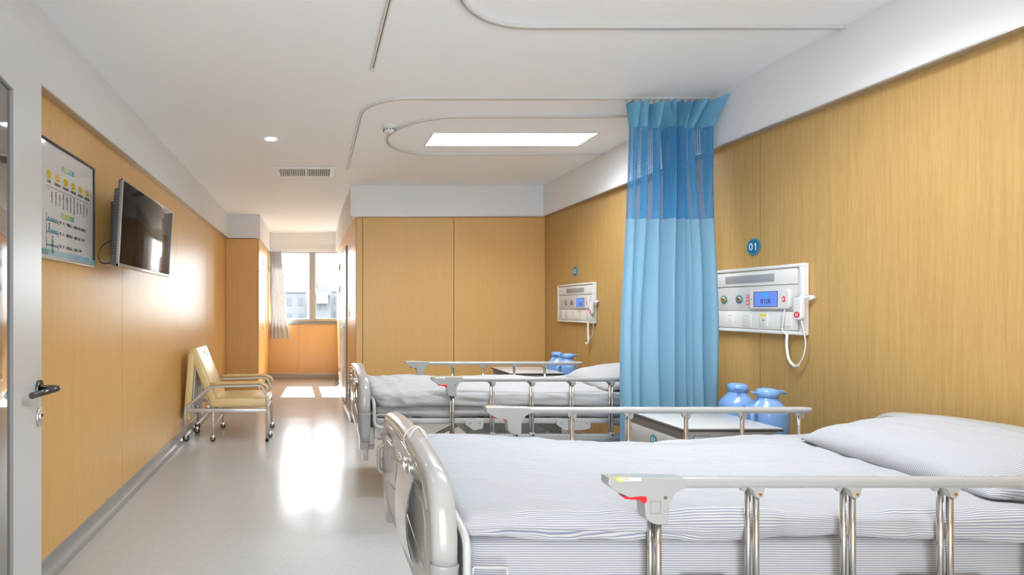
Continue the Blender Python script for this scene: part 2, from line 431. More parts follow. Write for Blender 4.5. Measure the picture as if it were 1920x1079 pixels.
# soffits
def soffit(name, bx, label):
    m = MB()
    for b in bx: m.box(*b, 'white')
    struct(m.build(name), label, 'trim')
soffit('trim_1', [(XL, -1.247, YE, 7.93, ZS, ZC)], 'white soffit above the left wall')
soffit('trim_2', [(2.57, XR, YE, YB, ZS, ZC)], 'white soffit above the bed heads')
soffit('trim_3', [(.415, 2.57, 6.03, YB, ZS, ZC)], 'white soffit above the back wall')
mb = MB()
for (a, b) in zip([(.415, 6.03), (.385, 8.05), (.405, YW-.02)][:-1], [(.385, 8.05), (.405, YW-.02)]):
    mb._add([(a[0], a[1], ZS), (b[0], b[1], ZS), (b[0], b[1], ZC), (a[0], a[1], ZC), (.5, a[1]+.01, ZS), (.5, b[1], ZS), (.5, b[1], ZC), (.5, a[1]+.01, ZC)],
            [(0,1,2,3),(0,4,5,1),(4,7,6,5),(0,3,7,4),(1,5,6,2)], 'white')
struct(mb.build('trim_4'), 'white soffit above the bathroom door', 'trim')
soffit('trim_5', [(XL, -.79, 7.93, YW, ZS, ZC)], 'white bulkhead above the wardrobe')
soffit('trim_6', [(-.79, .405, YW-.03, YW, ZS, ZC)], 'white lintel band above the window')
# thin strips under the soffits; the left one is underside shading drawn as geometry
mb = MB(); mb.box(XL+.001, -1.25, YE, 7.93, ZS-.006, ZS-.0005, 'metalshade'); struct(mb.build('trim_7'), 'grey strip put in for shade under the left soffit', 'trim')
mb = MB(); mb.box(2.562, XR-.001, YE, YB-.06, ZS-.008, ZS-.0005, 'metalshade'); struct(mb.build('trim_8'), 'grey metal edging under the right soffit', 'trim')
mb = MB(); mb.box(.43, 2.56, 6.028, YB-.001, ZS-.006, ZS-.0005, 'metalshade'); struct(mb.build('trim_9'), 'grey metal edging under the back soffit', 'trim')
# coved skirtings
def cove(name, p0, p1, nrm, label):
    m = MB(); p0, p1, n = Vector((*p0, 0)), Vector((*p1, 0)), Vector((*nrm, 0)); R = .05
    prof = [(0, TB+.004), (.006, TB+.004), (.006, TB), (.004, TB-.001), (.004, R+.004)]
    for k in range(1, 9):
        a = math.pi*.5*k/8; prof.append((.004+R*(1-math.cos(a)), .001+R*(1-math.sin(a))+.002))
    prof += [(.004+R+.004, .0012), (0, .0012)]
    vs_ = []; fs = []
    for p in (p0, p1):
        for (d, h) in prof: vs_.append(p+n*d+Vector((0, 0, h)))
    k_ = len(prof)
    for i in range(k_): j = (i+1) % k_; fs.append((i, j, k_+j, k_+i))
    vv, out = m._add(vs_, fs, 'base')
    ms = m.mi('metalshade')
    for i in (0, 1, 2): out[i].material_index = ms
    struct(m.build(name), label, 'baseboard')
cove('baseboard_left', (XL, YE), (XL, 7.96), (1, 0), 'grey coved skirting along the left wall')
cove('baseboard_right', (XR, YE), (XR, YB), (-1, 0), 'grey coved skirting behind the beds')
cove('baseboard_back', (.475, YB), (XR, YB), (0, -1), 'grey coved skirting beyond the second bed')
cove('baseboard_bathroom', (.475, YB), (.442, 7.13), (-1, 0), 'grey coved skirting before the bathroom door')
cove('baseboard_corridor', (.42, 8.12), (.43, YW), (-1, 0), 'grey coved skirting past the bathroom door')
cove('baseboard_window', (-.82, YW), (.43, YW), (0, -1), 'grey coved skirting under the window')
# ------------------------------------------------------------------ window
wt = thing('window_1', 'grey aluminium window at the end of the room', 'window', (0, YW+.1, WZ0)); wt['kind'] = 'structure'
y0, y1 = YW+.05, YW+.10
mb = MB()
mb.box(WX0, WX1+.02, y0, y1, WZ1-.025, WZ1, 'wframe', .003); mb.box(WX0, WX1+.02, y0-.01, y1, WZ0, WZ0+.075, 'wframe', .003)
mb.box(WX0, WX0+.04, y0, y1, WZ0, WZ1, 'wframe', .003); mb.box(WX1-.004, WX1+.02, y0, y1, WZ0, WZ1, 'wframe', .003)
mb.box(-.083, .012, y0-.012, y1, WZ0, WZ1, 'wframe', .004); mb.box(-.03, .038, y0-.03, y0+.02, WZ0+.04, WZ1-.01, 'wframe', .004)
mb.box(.0385, .44, y0-.026, y0, WZ0+.035, WZ0+.085, 'wframe', .004)
mb.build('window_frame', wt)
for (a, b) in ((WX0+.04, -.083), (.03, WX1)):
    mb = MB(); mb.box(a, b, y0+.02, y0+.026, WZ0+.07, WZ1-.02, 'wglass'); mb.build('pane', wt)
mb = MB(); mb.box(.05, .075, y0-.05, y0-.03, 1.67, 1.77, 'wframe', .004); mb.build('window_handle', wt)
mb = MB(); mb.box(WX0, .44, YW-.02, YW+.22, WZ0-.03, WZ0, 'sill', .004); mb.build('window_sill', wt)
# ------------------------------------------------------------------ bathroom door
dt = thing('door_1', 'narrow white bathroom door in the side wall near the window', 'door', (.45, 7.6, 0)); dt['kind'] = 'structure'
def DW(s, o):     # s along the door from near to far, o = offset into the corridor
    a = Vector((.447, 7.17)); b = Vector((.412, 8.07)); d = (b-a).normalized(); n = Vector((-d.y, d.x)); p = a+d*s+n*o; return p
def dbox(m, s0, s1, o0, o1, z0, z1, mm, bev=.002):
    a = DW(s0, o0); b = DW(s1, o0); c = DW(s1, o1); d = DW(s0, o1)
    vs_ = [(a.x,a.y,z0),(b.x,b.y,z0),(c.x,c.y,z0),(d.x,d.y,z0),(a.x,a.y,z1),(b.x,b.y,z1),(c.x,c.y,z1),(d.x,d.y,z1)]
    m._add(vs_, [(0,3,2,1),(4,5,6,7),(0,1,5,4),(1,2,6,5),(2,3,7,6),(3,0,4,7)], mm)
mb = MB(); dbox(mb, -.045, -.0, -.02, .022, .001, 2.12, 'wframe'); dbox(mb, .9, .945, -.02, .02, .001, 2.12, 'wframe'); dbox(mb, -.045, .945, -.02, .02, 2.075, 2.12, 'wframe'); mb.build('door_frame', dt)
mb = MB(); dbox(mb, .003, .897, -.015, .016, .01, 2.072, 'doorw'); leaf = mb.build('door_leaf', dt)
for r_ in range(4):
    pass
mb = MB()
for k in range(8): dbox(mb, .30, .60, .0165, .0185, .17+.03*k, .182+.03*k, 'absg')
mb.build('vent_slats', leaf)
for z in (1.90, 1.57, .35):
    mb = MB(); p = DW(.885, .022); mb.cyl((p.x-.004, p.y, z-.05), (p.x-.004, p.y, z+.05), .008, 'steel', 12); mb.build('hinge', dt)
mb = MB(); a = DW(.08, .016); b = DW(.08, .06); c = DW(.19, .06)
mb.tube(fillet([(a.x, a.y, 1.03), (b.x, b.y, 1.03), (c.x, c.y, 1.03)], .015), .008, 'steel'); dbox(mb, .06, .10, .016, .024, .92, 1.08, 'steel'); mb.build('door_handle', leaf)
# ------------------------------------------------------------------ entrance door (open leaf at the left edge of the frame)
A = Vector((-.874, 1.73)); B = Vector((-.735, .93)); dd = (B-A).normalized(); nn = Vector((-dd.y, dd.x))
if nn.x < 0: nn = -nn
def EP(s, o): return A+dd*s+nn*o           # s from the lock edge towards the hinges, o out of the leaf face towards the room
et = thing('door_2', 'open white entrance door with a tall glass pane', 'door', (A.x, A.y, 0)); et['kind'] = 'structure'
def ebox(m, s0, s1, o0, o1, z0, z1, mm):
    a = EP(s0, o0); b = EP(s1, o0); c = EP(s1, o1); d = EP(s0, o1)
    m._add([(a.x,a.y,z0),(b.x,b.y,z0),(c.x,c.y,z0),(d.x,d.y,z0),(a.x,a.y,z1),(b.x,b.y,z1),(c.x,c.y,z1),(d.x,d.y,z1)],
           [(0,3,2,1),(4,5,6,7),(0,1,5,4),(1,2,6,5),(2,3,7,6),(3,0,4,7)], mm)
GS, GE, GT, GB = .243, .60, 1.906, .35
mb = MB(); ebox(mb, 0, GS, -.045, 0, .012, 2.1, 'doorw'); ebox(mb, GE, .81, -.045, 0, .012, 2.1, 'doorw')
ebox(mb, GS, GE, -.045, 0, GT, 2.1, 'doorw'); ebox(mb, GS, GE, -.045, 0, .012, GB, 'doorw'); lf = mb.build('door_leaf', et)
mb = MB()
for (a, b, c, d) in ((GS, GS+.005, GB, GT), (GE-.005, GE, GB, GT), (GS, GE, GT-.006, GT), (GS, GE, GB, GB+.006)): ebox(mb, a, b, -.035, .001, c, d, 'doorgrey')
mb.build('glazing_bead', lf)
mb = MB(); ebox(mb, GS+.004, GE-.004, -.012, -.006, GB+.005, GT-.005, 'dglass'); mb.build('glass_pane', lf)
def e3(s, o, z): p = EP(s, o); return (p.x, p.y, z)
hh = thing('tmp', '', '', (0, 0, 0)); bpy.data.objects.remove(hh)
mb = MB()
mb.tube(fillet([e3(.032, .004, 1.045), e3(.032, .066, 1.045), e3(.172, .026, 1.043)], .018, 8), .0095, 'dchrome', 16)
mb.tube([e3(.032, -.001, 1.045), e3(.032, .009, 1.045)], .026, 'dchrome', 28)
mb.build('door_handle', lf)
mb = MB(); mb.tube([e3(.032, -.001, .955), e3(.032, .007, .955)], .021, 'steel', 28, rb=.03); mb.tube([e3(.032, .006, .955), e3(.032, .011, .955)], .009, 'chrome', 16, rb=.017)
mb.tube([e3(.032, .011, .96), e3(.032, .0145, .96)], .004, 'hole', 10); mb.build('lock_escutcheon', lf)
mb = MB(); mb.tube(fillet([e3(.032, -.047, 1.045), e3(.032, -.105, 1.045), e3(.150, -.107, 1.045)], .02, 8), .0095, 'dchrome', 14); mb.build('door_handle', lf)
mb = MB(); ebox(mb, .81, .875, -.06, .03, 0, 2.14, 'doorw'); mb.build('door_frame', et)
# ------------------------------------------------------------------ wardrobe
wd = thing('wardrobe', 'tall built-in honey wood wardrobe beside the window curtain', 'wardrobe', (-1.05, 8.9, 0))
WF = -.81
mb = MB(); mb.box(XL+.003, WF-.02, 7.96, YW-.004, .06, ZS-.008, 'woodL'); mb.box(XL+.003, WF-.05, 7.98, YW-.004, .001, .06, 'base'); mb.build('body', wd)
ys = [7.97, 8.60, 9.23, 9.86]
for a, b in zip(ys[:-1], ys[1:]):
    for (z0, z1) in ((.07, 1.84), (1.845, ZS-.01)):
        mb = MB(); mb.box(WF-.019, WF, a+.002, b-.002, z0, z1-.003, 'woodL', .002)
        d = mb.build('door', wd)
        mb = MB(); hz = .95 if z0 < 1 else 1.95; mb.box(WF, WF+.010, b-.06, b-.04, hz, hz+.10, 'steel', .003); mb.build('door_handle', d)
# ------------------------------------------------------------------ window curtain (grey, gathered at the left of the window)
def gcurt():
    m = MB()
    def fn(u, v):
        z = ZS-.004 - v*(ZS-.74)
        wd_ = .22+.14*v**1.2
        x = -.80+u*wd_+.012*math.sin(9*v+u*5)*v
        amp = .035*(1-.45*u)
        y = YW-.085+amp*math.sin(u*30+1.2*math.sin(v*2))+.012*noise.noise(V(u*6, v*4, 1))
        return (x, y, z)
    m.grid(fn, 120, 40, 'gcurt', uvf=lambda u, v: (u, v)); return m
o = gcurt().build('window_curtain', origin=V(-.68, YW-.085, ZS), recalc=False)
tag(o, 'grey curtain drawn to the left side of the window', 'curtain')
mb = MB(); mb.box(-.79, .40, YW-.10, YW-.075, ZS-.016, ZS-.002, 'alu', .002)
tag(mb.build('curtain_track', origin=V(-.2, YW-.09, ZS-.01)), 'short pale track above the window holding the grey curtain', 'curtain track')
# ------------------------------------------------------------------ ceiling things
def panel_light(x0, x1, y0, y1, label, group='ceiling panel lights'):
    t = thing('ceiling_light', label, 'ceiling light', ((x0+x1)/2, (y0+y1)/2, ZC), group)
    mb = MB(); e = .012
    for b in ((x0-e, x1+e, y0-e, y0), (x0-e, x1+e, y1, y1+e), (x0-e, x0, y0, y1), (x1, x1+e, y0, y1)): mb.box(*b, ZC-.006, ZC-.0005, 'fixture')
    mb.build('frame', t)
    mb = MB(); mb.box(x0, x1, y0, y1, ZC-.004, ZC-.001, 'light'); df = mb.build('diffuser', t)
    l = lamp('panel_lamp', 'AREA', (0, 0, -.0065), PANEL_W, shape='RECTANGLE', size=x1-x0, size_y=y1-y0, color=(.90, .975, 1.05), spread=math.radians(140)); l.parent = t
    return t
panel_light(.94, 2.22, 4.21, 4.53, 'long rectangular white ceiling light above the second bed, inside the oval track')
panel_light(.80, 2.08, 2.03, 2.33, 'long rectangular ceiling light above the nearest bed, out of frame')
def downlight(x, y, label):
    t = thing('downlight', label, 'ceiling light', (x, y, ZC), 'round downlights over the walkway')
    mb = MB(); mb.lathe([(.047, -.001), (.058, -.001), (.058, -.004), (.047, -.006), (.047, -.001)], (x, y, ZC), 'fixture', caps=False); mb.build('trim_ring', t)
    mb = MB(); mb.lathe([(.046, -.001), (.046, -.004)], (x, y, ZC), 'down'); mb.build('lens', t)
    return t
downlight(-.345, 4.355, 'small round glowing downlight in the ceiling over the walkway')
downlight(-.345, 1.75, 'round downlight nearer the entrance, out of frame')
downlight(-.2, -.4, 'round downlight over the entrance, out of frame')
t = thing('air_vent', 'white rectangular ceiling air grille near the windowed corridor', 'vent', (-.09, 5.42, ZC))
mb = MB()
for b in ((-.385, .21, 5.23, 5.27), (-.385, .21, 5.57, 5.61), (-.385, -.345, 5.27, 5.57), (.165, .21, 5.27, 5.57)): mb.box(*b, ZC-.014, ZC-.0005, 'fixture', .002)
mb.build('frame', t)
mb = MB(); mb.box(-.35, .17, 5.265, 5.575, ZC-.002, ZC-.0005, 'ventd'); mb.build('backing', t)
mb = MB()
for k in range(24):
    x = -.342+.0213*k+(.012 if k > 12 else 0)
    mb._add([(x, 5.27, ZC-.013), (x+.003, 5.27, ZC-.013), (x+.011, 5.27, ZC-.003), (x+.008, 5.27, ZC-.003), (x, 5.57, ZC-.013), (x+.003, 5.57, ZC-.013), (x+.011, 5.57, ZC-.003), (x+.008, 5.57, ZC-.003)],
            [(0,1,2,3),(4,7,6,5),(0,4,5,1),(1,5,6,2),(2,6,7,3),(3,7,4,0)], 'fixture')
mb.box(-.075, -.062, 5.27, 5.57, ZC-.0135, ZC-.003, 'fixture')
mb.build('louvre', t)
t = thing('smoke_detector', 'round white smoke detector on the ceiling beside the oval track', 'smoke detector', (.57, 4.05, ZC))
mb = MB(); mb.lathe([(.058, -.0005), (.058, -.014), (.05, -.02), (.046, -.02)], (.57, 4.05, ZC), 'fixture', 32); mb.build('base', t)
mb = MB(); mb.lathe([(.046, -.020), (.040, -.040), (.026, -.048), (.008, -.050)], (.57, 4.05, ZC), 'fixture', 32)
for k in range(12):
    a = k*math.pi/6; c = math.cos(a); s_ = math.sin(a)
    mb.cyl((.57+.043*c, 4.05+.043*s_, ZC-.034), (.57+.047*c, 4.05+.047*s_, ZC-.034), .005, 'hole', 8)
mb.build('sensor_head', t)
# curtain tracks: a C-shaped aluminium rail under the ceiling
def track(path, label):
    z1 = ZC-.0008; zz = ZC-.011
    c = path[len(path)//2]
    t = thing('curtain_track', label, 'curtain track', (c[0], c[1], ZC), 'ceiling curtain tracks')
    P = [Vector((p[0], p[1], 0)) for p in path]
    def ribbon(m, off0, off1, za, zb, mm):
        vs_ = []; fs = []
        for i, p in enumerate(P):
            a = P[max(0, i-1)]; b = P[min(len(P)-1, i+1)]; tt = (b-a).normalized(); n = Vector((-tt.y, tt.x, 0))
            for (o_, z) in ((off0, za), (off1, za), (off1, zb), (off0, zb)):
                q = p+n*o_; vs_.append((q.x, q.y, z))
        for i in range(len(P)-1):
            a = 4*i; b = a+4
            for k in range(4): j = (k+1) % 4; fs.append((a+k, a+j, b+j, b+k))
        fs.append((0, 1, 2, 3)); n_ = 4*(len(P)-1); fs.append((n_+3, n_+2, n_+1, n_)); m._add(vs_, fs, mm)
    m = MB(); ribbon(m, -.0115, .0115, ZC-.006, z1, 'trackw'); ribbon(m, -.0115, -.0025, ZC-.017, ZC-.006, 'trackw'); ribbon(m, .0025, .0115, ZC-.017, ZC-.006, 'trackw')
    m.build('rail', t)
    m = MB(); ribbon(m, -.0024, .0024, ZC-.009, ZC-.0062, 'trackd'); m.build('slot', t)
    for e in (0, -1):
        p = P[e]; m = MB(); m.box(p.x-.014, p.x+.014, p.y-.014, p.y+.014, ZC-.019, ZC-.0008, 'trackw', .003); m.build('end_cap', t)
    return t
def upath(cy):
    r = .47; cx = 1.06; p = [(2.552, cy-r), (1.8, cy-r)]
    for k in range(33):
        a = -math.pi/2-math.pi*k/32; p.append((cx+r*math.cos(a), cy+r*math.sin(a)))
    return p+[(1.8, cy+r), (2.552, cy+r)]
def lpath(y0, yend, xs=.335, r=.29):
    p = [(2.552, y0), (1.6, y0)]
    for k in range(17):
        a = -math.pi/2-math.pi/2*k/16; p.append((xs+r+r*math.cos(a), y0+r+r*math.sin(a)))
    return p+[(xs, yend)]
track(upath(4.30), 'oval curtain track looping round the lit ceiling panel and smoke detector')
track(upath(2.14), 'curved curtain track at the top edge of the photo above the nearest bed')
track(lpath(3.496, 5.30), 'L-shaped curtain track that carries the gathered blue curtain')
track(lpath(1.34, 3.064), 'straight end of a curtain track pointing at the camera, top centre of photo')
# ------------------------------------------------------------------ blue privacy curtain
CO = V(2.28, 3.45, ZC)
ct = thing('privacy_curtain', 'tall light blue hospital curtain with net top gathered against the wood wall', 'curtain', CO)
def cfold(u, z):
    """position of the cloth at width u (0..1) and height z; folds keep their place all the way down"""
    t = (2.62-z)/2.22
    top = max(0, 1-t*2.2)
    lean = min(1, t*1.25); lean = lean*lean*(3-2*lean)
    xl = 2.020-.180*lean; xr = 2.550-.075*lean
    x = xl+u*(xr-xl)
    ph = u*2*math.pi*8.5+.9*math.sin(u*11)
    amp = (.062+.022*math.sin(u*14+1))*(1-.2*u)*(1-.2*lean)
    n = noise.noise(V(u*5, t*1.3, 3.3))
    y = 3.50-amp*.4+amp*math.sin(ph+1.4*n+.6*math.sin(u*9))+.028*noise.noise(V(u*9, t*2.2, 8))
    x += .020*math.cos(ph+.8)*(.5+.5*t)+.010*noise.noise(V(u*7, t*3, 5))
    # broad front flap on the left
    if u < .2: y = y*(u/.2)+(3.44+.02*math.sin(u*20))*(1-u/.2)
    y -= .215*lean
    return x, y
ARC = 2.6
def cpart(z0, z1, mname, nv, name, hdr=False):
    m = MB()
    def fn(u, v):
        z = z1+(z0-z1)*v; x, y = cfold(u, z)
        if hdr:      # pinch pleats: the header stands stiff and slants out to the right
            k = 1-v; ph = u*2*math.pi*11
            x += k*(.014*math.cos(ph)+.035*u**3); y += k*(.030*math.sin(ph)-.14*u*u)
            z += .010*k*math.sin(ph*1.0+1)-.012*u*k
            x = min(x, 2.556)
        x = min(x, 2.60)
        return (x, y, z)
    m.grid(fn, 520, nv, mname, uvf=lambda u, v: (u*ARC, (z1+(z0-z1)*v)))
    return m.build(name, ct, recalc=False)
cpart(2.452, 2.618, 'curth', 10, 'header', True)
cpart(1.853, 2.452, 'curtn', 30, 'net_panel')
cpart(.36, 1.853, 'curt', 60, 'curtain_body')
for u in [i/11 for i in range(12)]:
    mb = MB(); x = 2.03+.5*u; mb.cyl((x, 3.496, ZC-.036), (x, 3.496, ZC-.012), .004, 'abs', 8); mb.box(x-.008, x+.008, 3.488, 3.504, ZC-.026, ZC-.018, 'abs', .002)
    lab(mb.build('track_glider', ct), 'small white plastic glider')
# ------------------------------------------------------------------ poster
PX = XL
def PF(a, b, d): return (PX+.010+d, a, b)
pt = thing('poster', 'framed wall poster with six yellow smiley faces of a pain scale', 'poster', (PX, 2.83, 1.826))
mb = MB()
for b in ((2.50, 3.16, 2.105, 2.117), (2.50, 3.16, 1.535, 1.547), (2.50, 2.512, 1.547, 2.105), (3.148, 3.16, 1.547, 2.105)): mb.box(PX+.001, PX+.018, *b, 'black' if b[2] > 1.54 else 'alu', .002)
mb.build('frame', pt)
mb = MB(); mb.box(PX+.001, PX+.009, 2.512, 3.148, 1.547, 2.105, 'paper'); sheet = mb.build('sheet', pt)
mb = MB(); mb.box(PX+.0125, PX+.0135, 2.512, 3.148, 1.547, 2.105, 'pglass'); mb.build('cover_glass', pt)
def rectp(m, a0, a1, b0, b1, mm, lift=0): m.prism([[(a0, b0), (a1, b0), (a1, b1), (a0, b1)]], .0006, mm, lambda a, b, d: PF(a, b, d+lift))
fy = [2.626, 2.715, 2.803, 2.891, 2.979, 3.068]
for i, y in enumerate(fy):
    mb = MB(); mb.prism([circ(y, 1.95, .022)], .0006, 'smile', PF)
    for e in (-1, 1): mb.prism([circ(y+e*.008, 1.957, .0022, 10)], .0006, 'ink', lambda a, b, d: PF(a, b, d+.0004))
    cv = [.009, .006, .001, -.003, -.007, -.010][i]
    pts = [(y-.010+.020*k/8, 1.941+cv*((2*(k/8)-1)**2-.5)) for k in range(9)]
    mb.prism([pts+[(a, b-.0022) for a, b in reversed(pts)]], .0006, 'ink', lambda a, b, d: PF(a, b, d+.0004))
    mb.build('smiley_face', sheet)
for y, s_ in zip(fy, ['无痛', '轻微疼痛', '轻度疼痛', '中度疼痛', '重度疼痛', '剧烈疼痛']):
    mb = MB(); mb.text(s_, .0165, 'ink', lambda a, b, d, y=y: PF(y+a, 1.915+b, d)); mb.build('face_caption', sheet)
mb = MB(); rectp(mb, 2.60, 3.09, 1.892, 1.8935, 'ink')
for i in range(12):
    y = 2.615+i*.041
    rectp(mb, y, y+.0012, 1.887, 1.892, 'ink')
    h = [.0, 5, 6, 5, 7, 6, 7, 8, 6, 5, 6, 4][i]
    if h: mb.text('\n'.join('疼痛评分可以忍受'[:int(h)]), .0115, 'ink', lambda a, b, d, y=y: PF(y+a, 1.843+b, d))
mb.text('0', .014, 'redl', lambda a, b, d: PF(2.622+a, 1.878+b, d))
mb.build('scale_line', sheet)
mb = MB(); rectp(mb, 2.76, 2.90, 2.000, 2.026, 'pteal'); rectp(mb, 2.76, 2.83, 2.0005, 2.0255, 'pgreen', .0003); mb.text('疼痛评估', .022, 'print', lambda a, b, d: PF(2.83+a, 2.013+b, d+.0006)); mb.build('heading', sheet)
mb = MB(); rectp(mb, 2.75, 2.90, 1.757, 1.783, 'pteal'); rectp(mb, 2.75, 2.85, 1.7575, 1.7825, 'pgreen', .0003); mb.text('起床三步曲', .022, 'yellow', lambda a, b, d: PF(2.825+a, 1.770+b, d+.0006)); mb.build('heading', sheet)
for i, z in enumerate((1.733, 1.676, 1.612)):
    mb = MB(); rectp(mb, 2.60, 2.605, z-.022, z+.028, 'pblue'); rectp(mb, 2.605, 2.72, z-.010, z-.002, 'pblue'); rectp(mb, 2.72, 2.724, z-.02, z+.008, 'pblue')
    if i < 2: rectp(mb, 2.64, 2.71, z-.002, z+.009, 'pteal')
    if i == 0: mb.prism([circ(2.622, z+.006, .007, 14)], .0006, 'pblue', PF)
    if i == 1: mb.prism([circ(2.630, z+.032, .007, 14)], .0006, 'pblue', PF); mb.prism([[(2.618, z), (2.632, z), (2.636, z+.022), (2.626, z+.024)]], .0006, 'pblue', PF)
    if i == 2: mb.prism([circ(2.662, z+.036, .007, 14)], .0006, 'pblue', PF); mb.prism([[(2.650, z-.005), (2.674, z-.005), (2.670, z+.026), (2.654, z+.026)]], .0006, 'pteal', PF); rectp(mb, 2.653, 2.660, z-.045, z-.005, 'pblue'); rectp(mb, 2.664, 2.671, z-.045, z-.005, 'pblue')
    mb.build('bed_drawing', sheet)
    mb = MB(); mb.text(['第一步：平躺床上，醒来不要立刻起身', '第二步：慢慢坐起，双腿下垂三十秒', '第三步：扶床站立，站稳三十秒'][i], .0185, 'ink', lambda a, b, d, z=z: PF(2.735+a, z-.002+b, d), align='LEFT'); mb.build('caption', sheet)
mb = MB(); rectp(mb, 2.53, 3.10, 1.556, 1.584, 'plblue'); rectp(mb, 2.53, 2.62, 1.556, 1.584, 'pteal', .0003); mb.build('footer_band', sheet)
mb = MB(); mb.box(PX+.014, PX+.024, 3.118, 3.146, 1.545, 1.575, 'pteal', .003); mb.build('corner_clip', pt)
# ------------------------------------------------------------------ television
tv = thing('television', 'flat black television tilted down on the left wall beside the poster', 'television', (-1.2, 3.67, 1.8))
TN = V(1, 0, -.058).normalized(); TU = V(.058, 0, 1).normalized()
T0 = V(-1.10, 3.12, 2.047)     # top near front corner
def TP(a, b, d): p = T0+V(0, 1, 0)*a-TU*b+TN*d; return (p.x, p.y, p.z)     # a along, b down, d out
def tbox(m, a0, a1, b0, b1, d0, d1, mm, bev=.002):
    mt = Matrix((( TN.x, 0, -TU.x, T0.x), (0, 1, 0, T0.y), (TN.z, 0, -TU.z, T0.z), (0, 0, 0, 1)))
    m.box(d0, d1, a0, a1, b0, b1, mm, bev, 2, mt)
TW, TH = 1.10, .512
mb = MB(); tbox(mb, 0, TW, 0, .010, -.018, 0, 'tvf'); tbox(mb, 0, .008, 0, TH, -.018, 0, 'tvf'); tbox(mb, TW-.008, TW, 0, TH, -.018, 0, 'tvf'); tbox(mb, 0, TW, TH-.022, TH, -.020, .003, 'tvf', .004); mb.build('bezel', tv)
mb = MB(); tbox(mb, .008, TW-.008, .010, TH-.022, -.014, -.002, 'tvs', .0005); mb.build('screen', tv)
mb = MB(); tbox(mb, .004, TW-.004, .004, TH-.004, -.032, -.015, 'tvb', .004); tbox(mb, .02, TW-.02, .05, TH-.01, -.062, -.03, 'tvb', .012)
for k in range(22): tbox(mb, .016, .022, .10+k*.016, .106+k*.016, -.058, -.036, 'hole', 0)
mb.build('back_cover', tv)
mb = MB(); mb.box(XL+.001, XL+.022, 3.45, 3.85, 1.62, 1.98, 'tvb', .003); mb.box(XL+.02, -1.165, 3.50, 3.56, 1.66, 1.94, 'black', .003); mb.box(XL+.02, -1.165, 3.74, 3.80, 1.66, 1.94, 'black', .003); mb.build('wall_bracket', tv)
mb = MB(); mb.tube(smooth_path([(-1.19, 3.18, 1.70), (-1.23, 3.14, 1.66), (-1.25, 3.13, 1.60), (-1.235, 3.14, 1.56), (-1.20, 3.2, 1.565)], 6), .004, 'black', 8); mb.build('cable', tv)
